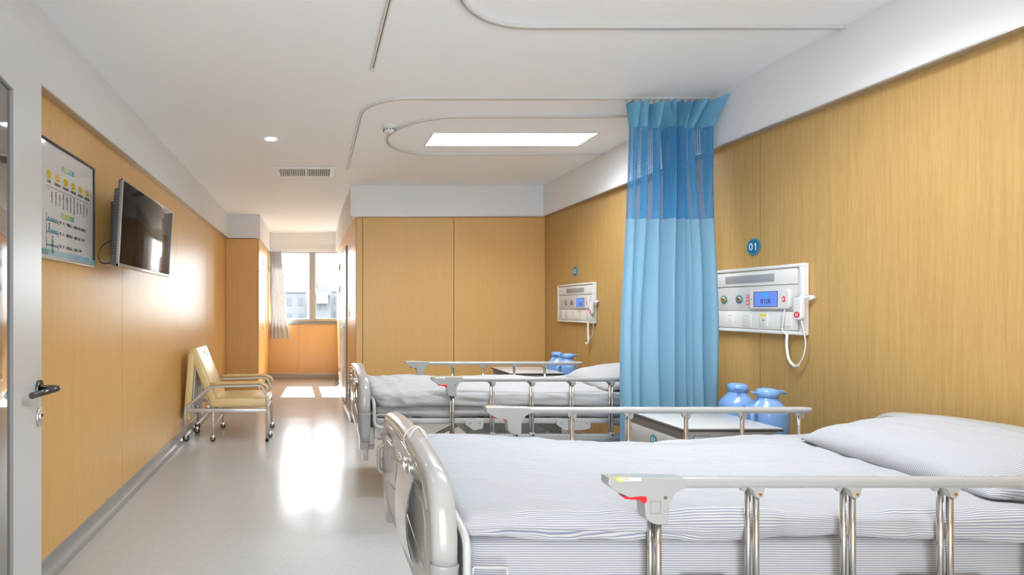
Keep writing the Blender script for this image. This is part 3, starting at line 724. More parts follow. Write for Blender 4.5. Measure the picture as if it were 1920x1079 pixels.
# ------------------------------------------------------------------ bed head wall units
def unit(yl, num, label, curl):
    """panel 0.74 long; s runs from the far edge towards the camera"""
    t = thing('bedhead_panel', label, 'medical panel', (XR, yl-.37, 1.156), 'bedhead service panels')
    def UF(s, z, d): return (XR-.0015-d, yl-s, z)
    def ub(m, s0, s1, z0, z1, d0, d1, mm, bev=.002): m.box(XR-.0015-d1, XR-.0015-d0, yl-s1, yl-s0, z0, z1, mm, bev)
    def up(m, outl, d0, d1, mm, bev=0): m.prism(outl, d1-d0, mm, lambda a, b, w_: UF(a, b, w_+(d0+d1)/2), bev)
    W = .74
    m = MB()
    ub(m, 0, W, 1.152, 1.536, 0, .014, 'unit', .004)
    for (a, b, c, d) in ((0, W, 1.518, 1.536), (0, W, 1.152, 1.172), (0, .022, 1.17, 1.52), (W-.028, W, 1.17, 1.52)): ub(m, a, b, c, d, .012, .031, 'unit', .004)
    h = m.build('housing', t)
    m = MB(); ub(m, .022, W-.045, 1.428, 1.512, .010, .026, 'unit', .003); m.build('light_cover', t)
    m = MB(); ub(m, .196, .555, 1.446, 1.492, .024, .0275, 'unitp', .001); lab(m.build('display_window', t), 'dark grey display window')
    m = MB(); ub(m, .022, W-.030, 1.282, 1.424, .010, .022, 'unitg', .002); lab(m.build('middle_band', t), 'light grey band')
    m = MB(); ub(m, .022, W-.040, 1.176, 1.278, .010, .027, 'unit', .003); m.build('socket_band', t)
    for z in (1.478, 1.447):
        m = MB(); ub(m, .07, .10, z-.010, z+.012, .026, .030, 'socket', .002); ub(m, .083, .087, z-.004, z+.004, .030, .0305, 'hole', 0); m.build('rocker_switch', t)
    for s_, rm in ((.18, 'green'), (.302, 'blue')):
        o = MB(); o.lathe([(.026, -.020), (.026, -.025), (.017, -.027)], (XR-.002, yl-s_, 1.350), rm, 28, 'X'); o.lathe([(.016, -.022), (.015, -.028), (.010, -.030), (.006, -.030)], (XR-.002, yl-s_, 1.350), 'gold', 22, 'X')
        o.lathe([(.006, -.029), (.006, -.0306)], (XR-.002, yl-s_, 1.350), 'hole', 12, 'X'); o.build('gas_outlet', t)
    m = MB(); ub(m, .352, .374, 1.316, 1.378, .021, .0228, 'redl', 0)
    for k, c_ in enumerate('请勿动'): m.text(c_, .019, 'print', lambda a, b, d, k=k: UF(.363+a, 1.367-.020*k+b, .0232+d))
    lab(m.build('warning_label', t), 'red label with white characters')
    for s_ in (.115, .235, .365):
        m = MB(); ub(m, s_-.032, s_+.032, 1.186, 1.262, .026, .029, 'socket', .002)
        for dx in (-.008, .008): up(m, [circ(s_+dx, 1.250, .0028, 10)], .029, .0295, 'hole')
        for (dx, dz) in ((0, 1.232), (-.007, 1.215), (.007, 1.215)): up(m, [[(s_+dx-.0012, dz-.004), (s_+dx+.0012, dz-.004), (s_+dx+.0012, dz+.004), (s_+dx-.0012, dz+.004)]], .029, .0294, 'unitp')
        m.build('power_socket', t)
    m = MB(); ub(m, .455, .515, 1.186, 1.262, .026, .029, 'socket', .002); ub(m, .462, .505, 1.250, 1.262, .029, .0296, 'yellow', 0); ub(m, .477, .492, 1.222, 1.232, .029, .0294, 'unitp', 0); lab(m.build('network_socket', t), 'socket with a yellow tag')
    m = MB(); ub(m, .595, .665, 1.188, 1.262, .026, .030, 'socket', .003); ub(m, .60, .66, 1.194, 1.197, .030, .0305, 'unitp', 0); m.build('light_switch', t)
    # intercom
    m = MB(); up(m, [rrect(.400, .662, 1.292, 1.402, .018)], .021, .040, 'unit', .004); ic = m.build('intercom', t)
    m = MB(); ub(m, .430, .593, 1.303, 1.392, .0395, .0408, 'hole', 0); ub(m, .435, .590, 1.306, 1.389, .0405, .0415, 'scrn', 0); up(m, [circ(.515, 1.371, .0125)], .0415, .0418, 'scrb')
    m.number(num, .036, 'scrt', lambda a, b, d: UF(.498+a, 1.334+b, .0418+d)); m.text('床', .034, 'scrt', lambda a, b, d: UF(.535+a, 1.334+b, .0418+d)); m.build('screen', ic)
    m = MB(); up(m, [rrect(.625, .640, 1.330, 1.362, .007)], .0395, .0425, 'red'); up(m, [rrect(.6295, .6355, 1.337, 1.355, .0025)], .0425, .0430, 'print'); lab(m.build('call_button', ic), 'red call button')
    m = MB(); up(m, [circ(.414, 1.348, .004, 12)], .0395, .0405, 'unitp'); m.build('speaker_hole', ic)
    # hand set on a hook
    m = MB(); m.tube([(XR-.001, yl-W-.028, 1.352), (XR-.030, yl-W-.028, 1.352)], .013, 'unit', 18); ub(m, W-.012, W+.034, 1.345, 1.362, .034, .046, 'unit', .005); m.build('handset_hook', t)
    m = MB(); up(m, [rrect(W-.030, W+.018, 1.232, 1.352, .020)], .036, .060, 'unit', .006); hs = m.build('call_handset', t)
    m = MB(); up(m, [circ(W-.006, 1.262, .016)], .059, .062, 'red'); up(m, [circ(W-.006, 1.262, .008), circ(W-.006, 1.262, .005)], .062, .0628, 'print'); lab(m.build('call_button', hs), 'red call button')
    # cords
    m = MB(); m.tube(smooth_path([UF(.632, 1.292, .035), UF(.632, 1.25, .04), UF(.625, 1.19, .042), UF(.628, 1.165, .040), UF(.640, 1.150, .03)], 6), .0028, 'cord', 8)
    if curl:
        c1 = [(.640, 1.150, .03), (.640, 1.09, .032), (.655, 1.02, .034), (.690, .985, .034), (.712, .992, .034)]
        P = smooth_path([UF(*q) for q in c1], 40); Q = []
        for i, p in enumerate(P): a = i*1.3; Q.append(p+V(0, .0065*math.cos(a), .0065*math.sin(a)))
        m.tube(Q, .0035, 'cord', 6, caps=True); m.tube(P, .0065, 'cord', 8)
        m.tube(smooth_path([UF(.712, .992, .034), UF(.742, 1.04, .034), UF(.757, 1.12, .036), UF(.746, 1.232, .048)], 10), .0032, 'cord', 8)
    else:
        m.tube(smooth_path([UF(*q) for q in [(.640, 1.150, .03), (.645, 1.06, .032), (.655, .99, .034), (.640, .955, .034), (.615, .965, .036)]], 8), .010, 'cord', 10)
        m.tube(smooth_path([UF(.655, .99, .034), UF(.70, 1.05, .02), UF(.735, 1.14, .03), UF(.738, 1.232, .048)], 8), .0025, 'cord', 8)
    m.build('coiled_cord', t)
    # number disc on the wood
    dy = yl-(.382 if num == '01' else .33)
    d_ = thing('number_disc', 'round teal disc reading %s on the wood wall above the %s panel' % (num, 'near' if num == '01' else 'far'), 'sign', (XR, dy, 1.66), 'bed number discs')
    def DF(a, b, d): return (XR-.003-d, dy-a, 1.66+b)
    m = MB(); m.prism([circ(0, 0, .0505, 40)], .004, 'teal', DF, .0008); m.build('disc', d_)
    m = MB(); m.prism([circ(0, 0, .0475, 40), circ(0, 0, .0455, 40)], .0006, 'ring', lambda a, b, d: DF(a, b, d+.0025)); m.build('ring', d_)
    m = MB(); m.number(num, .058, 'print', lambda a, b, d: DF(a, b, d+.0028)); m.build('number', d_)
    return t
unit(3.58, '01', 'white bedhead panel with blue intercom screen reading 01, right of the blue curtain', True)
unit(5.71, '02', 'smaller looking white bedhead panel under the 02 disc, left of the blue curtain', False)
# ------------------------------------------------------------------ hospital bed
BO = V(1.40, 1.87, 0)
bed = thing('hospital_bed', 'white hospital bed nearest the camera with striped bedding', 'bed', BO, 'hospital beds')
def board(xc, side, name):
    """side = +1: outer face looks to -x (foot), -1: to +x (head)"""
    y0, y1 = 1.395, 2.375; yc = (y0+y1)/2
    def top(y):
        u = (y-yc)/((y1-y0)/2); a = abs(u)
        z = .885-.045*a**2.2
        z -= .021
        if a > .80: z -= .115*(1-math.sqrt(max(0, 1-((a-.80)/.20)**2)))
        return z
    out = [(y0+.03, .40), (y0+.03, .70)]
    n = 44
    out = [(y0+.008+(y1-y0-.016)*k/n, top(y0+(y1-y0)*k/n)-.012) for k in range(n+1)]
    out = [(y0+.008, .47)]+out+[(y1-.008, .47), (y1-.03, .395), (y1-.09, .385), (y1-.12, .46), (y0+.12, .46), (y0+.09, .385), (y0+.03, .395)]
    holes = []
    hw = []
    for sg in (-1, 1):
        cy = yc+sg*.30
        h = rrect(cy-.070, cy+.070, .770, .798, .013, 6)
        holes.append(h)
    m = MB(); m.prism([out]+holes, .060, 'abs', lambda a, b, d: (xc+d, a, b), .008)
    p = m.build(name, bed)
    # rounded rim following the top and sides
    m = MB(); path = [(xc, y0, .63), (xc, y0, .68)]
    for k in range(61):
        y = y0+(y1-y0)*k/60; path.append((xc, y, top(y)))
    path += [(xc, y1, .68), (xc, y1, .63)]
    # clean duplicates
    pp = [Vector(path[0])]
    for q in path[1:]:
        if (Vector(q)-pp[-1]).length > .004: pp.append(Vector(q))
    m.tube(pp, .021, 'abs', 20, rb=.0345, up=(1, 0, 0)); m.build('rim', p)
    for yy in (y0, y1):
        m = MB(); m.tube([(xc, yy, .638), (xc, yy, .632), (xc, yy, .622), (xc, yy, .50), (xc, yy, .462), (xc, yy, .452)], [.0225, .024, .022, .021, .019, .010], 'absg', 20, rb=[.038, .039, .037, .035, .031, .018], up=(1, 0, 0)); m.build('corner_bumper', p)
    # moulded ribs on both faces: upper swept fields and a wide lower field
    fx = .0300
    m = MB()
    for f_ in (-1, 1):
        for sg in (-1, 1):
            a = [(yc+sg*.40, .60), (yc+sg*.40, .70), (yc+sg*.37, .745), (yc+sg*.22, .755), (yc+sg*.12, .735), (yc+sg*.10, .70), (yc+sg*.14, .65)]
            P = fillet([(xc+f_*fx, q[0], q[1]) for q in a], .03, 5)
            m.tube(P, .0035, 'abs', 8)
            a = [(yc+sg*.10, .62), (yc+sg*.38, .575), (yc+sg*.40, .55), (yc+sg*.39, .49), (yc+sg*.30, .48), (yc+sg*.05, .48)]
            m.tube(fillet([(xc+f_*fx, q[0], q[1]) for q in a], .03, 5), .003, 'abs', 8)
            m.tube(fillet([(xc+f_*fx, yc+sg*.42, .75), (xc+f_*fx, yc+sg*.36, .808), (xc+f_*fx, yc+sg*.2, .825), (xc+f_*fx, yc, .83)], .05, 5), .003, 'abs', 8)
    m.build('moulded_ribs', p)
    for sg in (-1, 1):
        m = MB()
        cy = yc+sg*.30; P = [(xc, q[0], q[1]) for q in rrect(cy-.072, cy+.072, .768, .800, .014, 6)]
        m.tube(P, .0165, 'absg', 6, closed=True, rb=.003, up=(1, 0, 0)) if False else None
        m.tube(P, .004, 'absg', 6, closed=True)
        m.tube([(q[0]-.029, q[1], q[2]) for q in P], .004, 'absg', 6, closed=True); m.tube([(q[0]+.029, q[1], q[2]) for q in P], .004, 'absg', 6, closed=True)
        m.build('hand_hole_lining', p)
    return p
fb = board(.338, 1, 'footboard'); hb = board(2.462, -1, 'headboard')
# clip with chart wallet hanging on the footboard
m = MB(); yc_ = 1.76
m.tube(smooth_path([(.315, yc_, .80), (.312, yc_, .87), (.338, yc_, .908), (.366, yc_, .885), (.362, yc_, .83)], 8), .0022, 'wirem', 8)
m.tube(smooth_path([(.318, yc_+.03, .81), (.300, yc_+.03, .87), (.338, yc_+.01, .91), (.37, yc_, .87)], 8), .0022, 'wirem', 8)
m.build('wire_hanger', bed)
m = MB(); m.box(.296, .314, 1.70, 1.80, .765, .803, 'chrome', .006); m.tube([(.292, 1.75, .80), (.276, 1.75, .83)], .012, 'chrome', 10, rb=.003); m.tube([(.29, 1.715, .80), (.29, 1.785, .80)], .007, 'chrome', 10)
m.tube([(.300, 1.72, .79), (.262, 1.80, .80)], .003, 'chrome', 8); cl = m.build('chart_clip', bed)
m = MB()
def wal(u, v): return (.300-.022*math.sin(v*math.pi)*(1-u*.5)-.012*u*v, 1.63+.24*u, .785-.27*v)
m.grid(wal, 12, 16, 'sheetm'); m.grid(lambda u, v: (wal(u, v)[0]+.004, wal(u, v)[1], wal(u, v)[2]), 12, 16, 'wlabel'); lab(m.build('chart_wallet', bed), 'curled clear wallet with white sheets')
# side handle loop on the outer face (far side)
m = MB(); m.tube(fillet([(.325, 2.36, .70), (.285, 2.36, .69), (.285, 2.36, .59), (.325, 2.36, .56)], .025), .009, 'abs', 12); m.build('bumper_handle', bed)
# foot-end and head-end tube bows keeping the mattress
for xx, dx in ((.398, 1), (2.405, -1)):
    m = MB(); m.tube(fillet([(xx+dx*.30, 1.40, .542), (xx, 1.40, .542), (xx, 1.40, .700), (xx-dx*.012, 1.50, .735), (xx-dx*.012, 2.26, .735), (xx, 2.36, .700), (xx, 2.36, .542), (xx+dx*.30, 2.36, .542)], [0, .05, .05, .06, .06, .05, .05, 0]), .011, 'epoxy', 14)
    m.build('mattress_stop', bed)
for yy in (1.405, 2.355):
    m = MB(); m.tube(fillet([(.415, yy, .600), (.415, yy, .622), (.505, yy, .622), (.505, yy, .586), (.415, yy, .586)], .008), .0035, 'epoxy', 8)
    m.build('strap_loop', bed)
# deck
m = MB(); m.box(.42, 2.40, 1.455, 1.475, .555, .588, 'epoxy', .004); m.box(.42, 2.40, 2.295, 2.32, .555, .588, 'epoxy', .004)
for x in [.42+.12*k for k in range(17)]: m.box(x, x+.07, 1.46, 2.30, .578, .588, 'epoxy', .002)
m.build('mattress_deck', bed)
for yy in (1.425, 2.335):
    for (x0, x1, zz) in ((.98, 1.10, .520), (1.56, 1.78, .520)):
        m = MB()
        m.prism([[(x0, .588), (x1, .588), (x1-.01, zz+.01), (x1-.06, zz), (x0+.05, zz), (x0, zz+.035)]], .006, 'epoxy', lambda a, b, d, yy=yy: (a, yy+d, b), .001)
        for q in (x0+.03, x1-.03): m.cyl((q, yy-.006, .565), (q, yy+.006, .565), .007, 'unitp', 10)
        m.build('hinge_plate', bed)
m = MB(); 
for yy in (1.44, 2.32):
    m.tube([(.42, yy, .475), (2.38, yy, .475)], .018, 'epoxy', 12, rb=.02)
    m.box(.54, .66, yy-.028, yy+.028, .49, .545, 'absg', .014)
m.box(.40, .44, 1.42, 2.34, .47, .53, 'epoxy', .004); m.box(2.36, 2.40, 1.42, 2.34, .47, .53, 'epoxy', .004)
for xx in (.66, 2.16): m.box(xx, xx+.05, 1.44, 2.32, .46, .50, 'epoxy', .004)
m.box(1.05, 1.35, 1.6, 2.15, .44, .53, 'absg', .01); 
m.build('bed_frame', bed)
m = MB(); m.box(.66, 2.21, 1.50, 1.54, .17, .21, 'epoxy', .004); m.box(.66, 2.21, 2.22, 2.26, .17, .21, 'epoxy', .004)
for xx in (.66, 2.16): m.box(xx, xx+.05, 1.50, 2.26, .17, .21, 'epoxy', .004)
for yy in (1.60, 2.16): m.tube([(.72, yy, .20), (1.28, yy, .47)], .016, 'epoxy', 10); m.tube([(2.13, yy, .20), (1.56, yy, .47)], .016, 'epoxy', 10)
m.build('base_frame', bed)
for xx in (.70, 2.17):
    for yy in (1.52, 2.24):
        m = MB(); m.box(xx-.018, xx+.018, yy-.018, yy+.018, .14, .175, 'epoxy', .003); m.cyl((xx, yy, .10), (xx, yy, .15), .014, 'steel', 12)
        m.box(xx-.03, xx+.03, yy-.022, yy+.022, .085, .125, 'absg', .01)
        c_ = m.build('caster', bed)
        m = MB(); m.lathe([(.02, -.014), (.056, -.014), (.062, -.008), (.062, .008), (.056, .014), (.02, .014)], (xx, yy, .062), 'rubber', 24, 'Y'); m.lathe([(.01, -.016), (.034, -.016), (.034, .016), (.01, .016)], (xx, yy, .062), 'absg', 18, 'Y'); m.build('wheel', c_)
# foot pedal / crank
m = MB(); m.tube([(.40, 1.44, .47), (.37, 1.44, .40), (.345, 1.44, .395)], .008, 'absg', 10); m.box(.333, .362, 1.425, 1.455, .325, .40, 'absg', .004); m.cyl((.36, 1.42, .44), (.40, 1.42, .44), .02, 'absg', 14); m.box(.365, .40, 1.41, 1.43, .40, .54, 'absg', .006); m.build('crank_handle', bed)
m = MB(); m.tube(fillet([(.42, 2.30, .45), (.36, 2.30, .42), (.32, 2.30, .42)], .02), .008, 'absg', 10); m.build('crank_handle', bed)
# side rails
def side_rail(yr, s):
    """s = -1: rail on the near side, outward face towards the camera"""
    m = MB(); x0, x1 = .775, 2.200
    m.tube([(x0-.004, yr, .8455), (x0+.003, yr, .8455), (x1-.03, yr, .8455), (x1-.012, yr, .847), (x1, yr, .852)], [.016, .0175, .0175, .0165, .009], 'rail', 20, rb=[.0130, .0145, .0145, .012, .006], up=(0, 0, 1))
    r = m.build('side_rail', bed)
    xs = [1.142, 1.392, 1.645, 1.893, 2.145]
    # latch housing, outline read in the plane of the rail
    hs = [(.758, .862), (.765, .8625), (.84, .8625), (.95, .8605), (.962, .838), (.948, .832), (.934, .826), (.926, .816), (.922, .806), (.914, .797), (.912, .747), (.9095, .741), (.884, .741), (.868, .746), (.856, .755), (.853, .763), (.850, .797), (.848, .806), (.838, .8085), (.815, .808), (.795, .818), (.775, .829), (.762, .838), (.757, .846)]
    m = MB(); m.prism([hs], .040, 'rail', lambda a, b, d: (a, yr+d, b), .004); h = m.build('latch_housing', r)
    m = MB(); m.prism([[(.792, .8165), (.800, .808), (.835, .806), (.846, .797), (.852, .799), (.855, .808), (.852, .815), (.835, .815), (.812, .812)]], .026, 'red', lambda a, b, d: (a, yr+s*.010+d, b), .002); lab(m.build('release_lever', h), 'red release lever')
    m = MB(); m.cyl((.902, yr+s*.019, .812), (.902, yr+s*.0225, .812), .0045, 'steel', 14); m.prism([[(.864, .803), (.892, .803), (.890, .770), (.864, .770)], [(.866, .801), (.890, .801), (.888, .772), (.866, .772)]], .0012, 'absg', lambda a, b, d: (a, yr+s*.0205+d, b)); m.build('screw', h)
    m = MB(); ya, yb = sorted((yr+s*.018, yr+s*.0192)); ya, yb = sorted((yr+s*.0165, yr+s*.0205))
    m.prism([[(.773, .864), (.797, .864), (.797, .8535), (.779, .8535)]], .0008, 'yellow', lambda a, b, d: (a, yr+s*.0208+d, b))
    m.prism([[(.781, .863), (.794, .863), (.794, .856), (.783, .856)]], .0008, 'wlabel', lambda a, b, d: (a, yr+s*.0212+d, b))
    m.prism([[(.798, .8635), (.84, .8635), (.84, .8545), (.798, .8545)]], .0008, 'wlabel', lambda a, b, d: (a, yr+s*.0207+d, b))
    m.prism([[(.801, .863), (.808, .857), (.806, .856), (.800, .861)]], .0008, 'redl', lambda a, b, d: (a, yr+s*.0211+d, b))
    lab(m.build('sticker', h), 'yellow and white warning sticker')
    m = MB(); m.cyl((.896, yr, .50), (.896, yr, .745), .0085, 'steel', 16); m.cyl((.883, yr-s*.012, .50), (.883, yr-s*.012, .745), .0065, 'steel', 12); m.build('post', r)
    for x in xs:
        m = MB(); m.tube([(x+.006, yr+s*.004, .50), (x+.006, yr+s*.004, .835)], .0068, 'steel', 16, rb=.007, up=(0, 1, 0)); m.tube([(x-.006, yr-s*.008, .50), (x-.006, yr-s*.008, .835)], .0062, 'steel', 16, rb=.007, up=(0, 1, 0)); p = m.build('post', r)
        m = MB()
        m.prism([[(x-.022, .837), (x+.026, .837), (x+.021, .831), (x+.0185, .822), (x+.017, .812), (x+.008, .806), (x-.001, .810), (x-.005, .820), (x-.010, .829)]], .022, 'rail', lambda a, b, d: (a, yr+s*.004+d, b), .002)
        m.prism([[(x-.026, .837), (x-.004, .837), (x-.010, .826), (x-.016, .817), (x-.022, .82)]], .012, 'rail', lambda a, b, d: (a, yr-s*.010+d, b), .002)
        m.cyl((x+.008, yr+s*.0150, .818), (x+.008, yr+s*.0165, .818), .0036, 'brass', 12); m.build('post_cap', p)
        m = MB(); m.box(x-.016, x+.018, yr-.016, yr+.016, .475, .512, 'rail', .006); m.cyl((x+.002, yr+s*.015, .497), (x+.002, yr+s*.018, .497), .006, 'hole', 12); m.build('post_foot', p)
    m = MB(); m.box(.80, 2.20, yr-.012, yr+.020*(-s)+0, .462, .502, 'alu', .004) if False else m.box(.80, 2.20, yr-.014, yr+.014, .455, .500, 'rail', .004); m.tube([(.76, yr, .470), (2.22, yr, .470)], .016, 'rail', 14, rb=.009)
    m.box(.78, 2.21, yr-.018, yr+.018, .448, .456, 'rail', .003); m.build('base_bar', r)
    return r
side_rail(1.402, -1); side_rail(2.382, 1)
# second bed: a copy of the thing with all its parts
bed2 = dup(bed); bed2.location = BO+V(-.015, 2.0, 0)
bed2['label'] = 'white hospital bed farther back with plain grey-white bedding, left of the blue curtain'
# mark the disc on each bed cabinet later
# ------------------------------------------------------------------ bedding
def soft_box(x0, x1, y0, y1, z0, z1, r, res, disp, mname, zfun=None):
    m = MB(); nx, ny, nz = [max(3, int(round(d/res))) for d in (x1-x0, y1-y0, (z1-z0)*1.8)]
    idx = {}; vs_ = []; uvs = []; fs = []; uf = []
    C = V((x0+x1)/2, (y0+y1)/2, (z0+z1)/2); H = V((x1-x0)/2, (y1-y0)/2, (z1-z0)/2)
    def vert(i, j, k):
        key = (i, j, k)
        if key in idx: return idx[key]
        p = V(-H.x+2*H.x*i/nx, -H.y+2*H.y*j/ny, -H.z+2*H.z*k/nz)
        q = V(*[max(-(h-rr), min(h-rr, c)) for c, h, rr in zip(p, H, (r, r, min(r, H.z)))])
        n = p-q
        n = n.normalized() if n.length > 1e-6 else V(0, 0, 1)
        rr = r if H.z >= r else H.z
        s_ = q+V(n.x*r, n.y*r, n.z*min(r, H.z)) if (p-q).length > 1e-6 else p
        w_ = s_+C
        if zfun: w_ = zfun(w_, n)
        w_ = w_+n*disp(w_, n)
        idx[key] = len(vs_); vs_.append(w_)
        v_ = q.y
        if abs(q.y) >= H.y-r-1e-6:
            sg_ = 1 if p.y > 0 else -1; rz = min(r, H.z); th = math.atan2(abs(n.y), n.z) if (abs(n.y)+abs(n.z)) > 1e-6 else 0
            v_ = q.y+sg_*((r+rz)/2*th+(H.z-rz-q.z))
        uvs.append((s_.x, v_+C.y)); return idx[key]
    for (a, b, fx) in ((nx, ny, 'z'), (nx, nz, 'y'), (ny, nz, 'x')):
        for lv in (0, 1):
            for i in range(a):
                for j in range(b):
                    if fx == 'z': q = [(i, j, lv*nz), (i+1, j, lv*nz), (i+1, j+1, lv*nz), (i, j+1, lv*nz)]
                    elif fx == 'y': q = [(i, lv*ny, j), (i+1, lv*ny, j), (i+1, lv*ny, j+1), (i, lv*ny, j+1)]
                    else: q = [(lv*nx, i, j), (lv*nx, i+1, j), (lv*nx, i+1, j+1), (lv*nx, i, j+1)]
                    fs.append([vert(*t_) for t_ in q])
    m._add(vs_, fs, mname, True, uvs); return m
N = lambda x, y, z: noise.noise(V(x, y, z))
def rid(v): return 1-abs(v)*2
# bed 1 mattress + quilt (striped)
def d_m1(p, n): return .004*N(p.x*5, p.y*5, p.z*12)+.003*N(p.x*14, p.y*12, p.z*30)
m = soft_box(.412, 2.40, 1.447, 2.335, .550, .678, .035, .022, d_m1, 'stripe')
mt1 = tag(m.build('mattress', origin=V(1.4, 1.87, .592)), 'mattress in blue striped sheet on the nearest bed', 'mattress', 'mattresses')
def z_q1(p, n):
    e = max(0, (.62-p.x)/.22)
    p = p.copy()
    tp = max(0, min(1, (n.z+.2)/.8)); p.z += tp*(.008*math.sin((p.y-1.40)/.95*math.pi)-.012*e*e-.034*math.exp(-((p.x-1.35)/.45)**2)*max(0, (p.y-1.45)/.9))
    p.y += (1-tp)*.008*math.sin(p.x*5+1)*(1 if n.y < 0 else 0)
    if n.z < .2 and p.y < 1.46: p.z += .010*N(p.x*3, 0, 7)
    if n.y < 0: p.z += .004*math.sin(p.x*7)
    return p
def d_q1(p, n):
    side = 1 if n.y < -.2 else 0
    d = .008*N(p.x*3, p.y*5, 1)+.006*rid(N(p.x*3.2, p.y*9+p.x*2, 4))-.003+.0045*N(p.x*10, p.y*18, 6)+.003*N(p.x*26, p.y*26, 9)
    if side:
        d += .009*N(p.x*2.2, p.z*40, 2)+.005*N(p.x*9, p.z*60, 6)
        if p.x < 1.1: d += -.034*math.exp(-((p.z-.706+(p.x-.5)*.02)/.006)**2)*min(1, max(0, (p.x-.45)*14))*max(0, 1-(p.x-.5)/.6)
    return d
m = soft_box(.392, 2.39, 1.420, 2.356, .679, .752, .034, .012, d_q1, 'stripe', z_q1)
q1 = tag(m.build('quilt', origin=V(1.4, 1.87, .69)), 'blue and white striped quilt spread over the nearest bed', 'quilt', 'quilts')
# bed 2 (plain grey-white)
def d_m2(p, n): return .008*rid(N(p.x*2.2+p.z*9, 1, p.z*16))-.004+.006*N(p.x*4, p.y*5, p.z*14)+.005*N(p.x*9+p.z*20, p.y*7, p.z*18)
m = soft_box(.400, 2.385, 3.450, 4.330, .590, .670, .035, .022, d_m2, 'stripe2')
tag(m.build('mattress', origin=V(1.39, 3.87, .59)), 'mattress under plain grey-white sheet on the farther bed', 'mattress', 'mattresses')
def z_q2(p, n):
    p = p.copy()
    if n.y < 0: p.z += (.012*N(p.x*2.0, 1, 4)-.012*(p.x-1.2)*.3) if n.z < .5 else 0
    if n.z > .2: p.z += .010*math.sin((p.y-3.4)/.95*math.pi)+.006*N(p.x*2, p.y*3, 3)
    return p
def d_q2(p, n):
    f = math.exp(-((p.x-.40)/.30)**2)
    a = p.y*9+p.z*30+p.x*6
    d = .010*N(p.x*2.6, p.y*5, p.z*12)+.012*rid(N(p.x*2.0+3, p.y*7, p.z*22))-.005+.004*N(p.x*11, p.y*12, p.z*20)
    d += f*(.022*rid(N(p.x*9, p.y*6+p.z*20, 2))-.006)
    if n.y < -.3: d += .008*rid(N(p.x*1.6, 3, p.z*34+p.x*5))-.004
    return d
m = soft_box(.385, 2.37, 3.425, 4.345, .672, .752, .034, .013, d_q2, 'stripe2', z_q2)
tag(m.build('quilt', origin=V(1.39, 3.87, .672)), 'rumpled grey-white quilt on the farther bed', 'quilt', 'quilts')
def pillow(cx, cy, cz, lx, ly, h, rz, tilt, mname, label, seed=0):
    m = MB(); R = Matrix.Rotation(rz, 3, 'Z') @ Matrix.Rotation(tilt, 3, 'Y'); n = 46
    for sg in (1, -1):
        def fn(u, v, sg=sg):
            a = 2*u-1; b = 2*v-1
            k = max(0, (1-abs(a)**3.2)*(1-abs(b)**3.2))
            t = h*(k**.55)*(.62 if sg > 0 else .38)
            sx = 1-.07*abs(b)**4+.05*abs(b)**8; sy = 1-.07*abs(a)**4
            edge = min(1, k*3)
            t += edge*(.006*N(a*2+seed, b*3, sg)+.005*rid(N(a*2.5+b*1.5+seed, b*2-a, 4))-.002)*(1 if sg > 0 else .5)
            p = R @ V(a*lx/2*sx, b*ly/2*sy, sg*t); return p+V(cx, cy, cz)
        m.grid(fn, n, n, mname, uvf=lambda u, v: ((u-.5)*lx, (v-.5)*ly+.02*math.sin(u*6)))
    o = m.build('pillow', origin=V(cx, cy, cz-.06), weld=True); return tag(o, label, 'pillow', 'pillows')
pillow(2.165, 1.825, .800, .47, .74, .135, math.radians(-7), math.radians(-9), 'stripe', 'blue striped pillow on the nearest bed', 0)
pillow(2.150, 3.83, .798, .47, .74, .130, math.radians(-5), math.radians(-9), 'stripe2', 'pale pillow on the farther bed beside the blue curtain', 5)
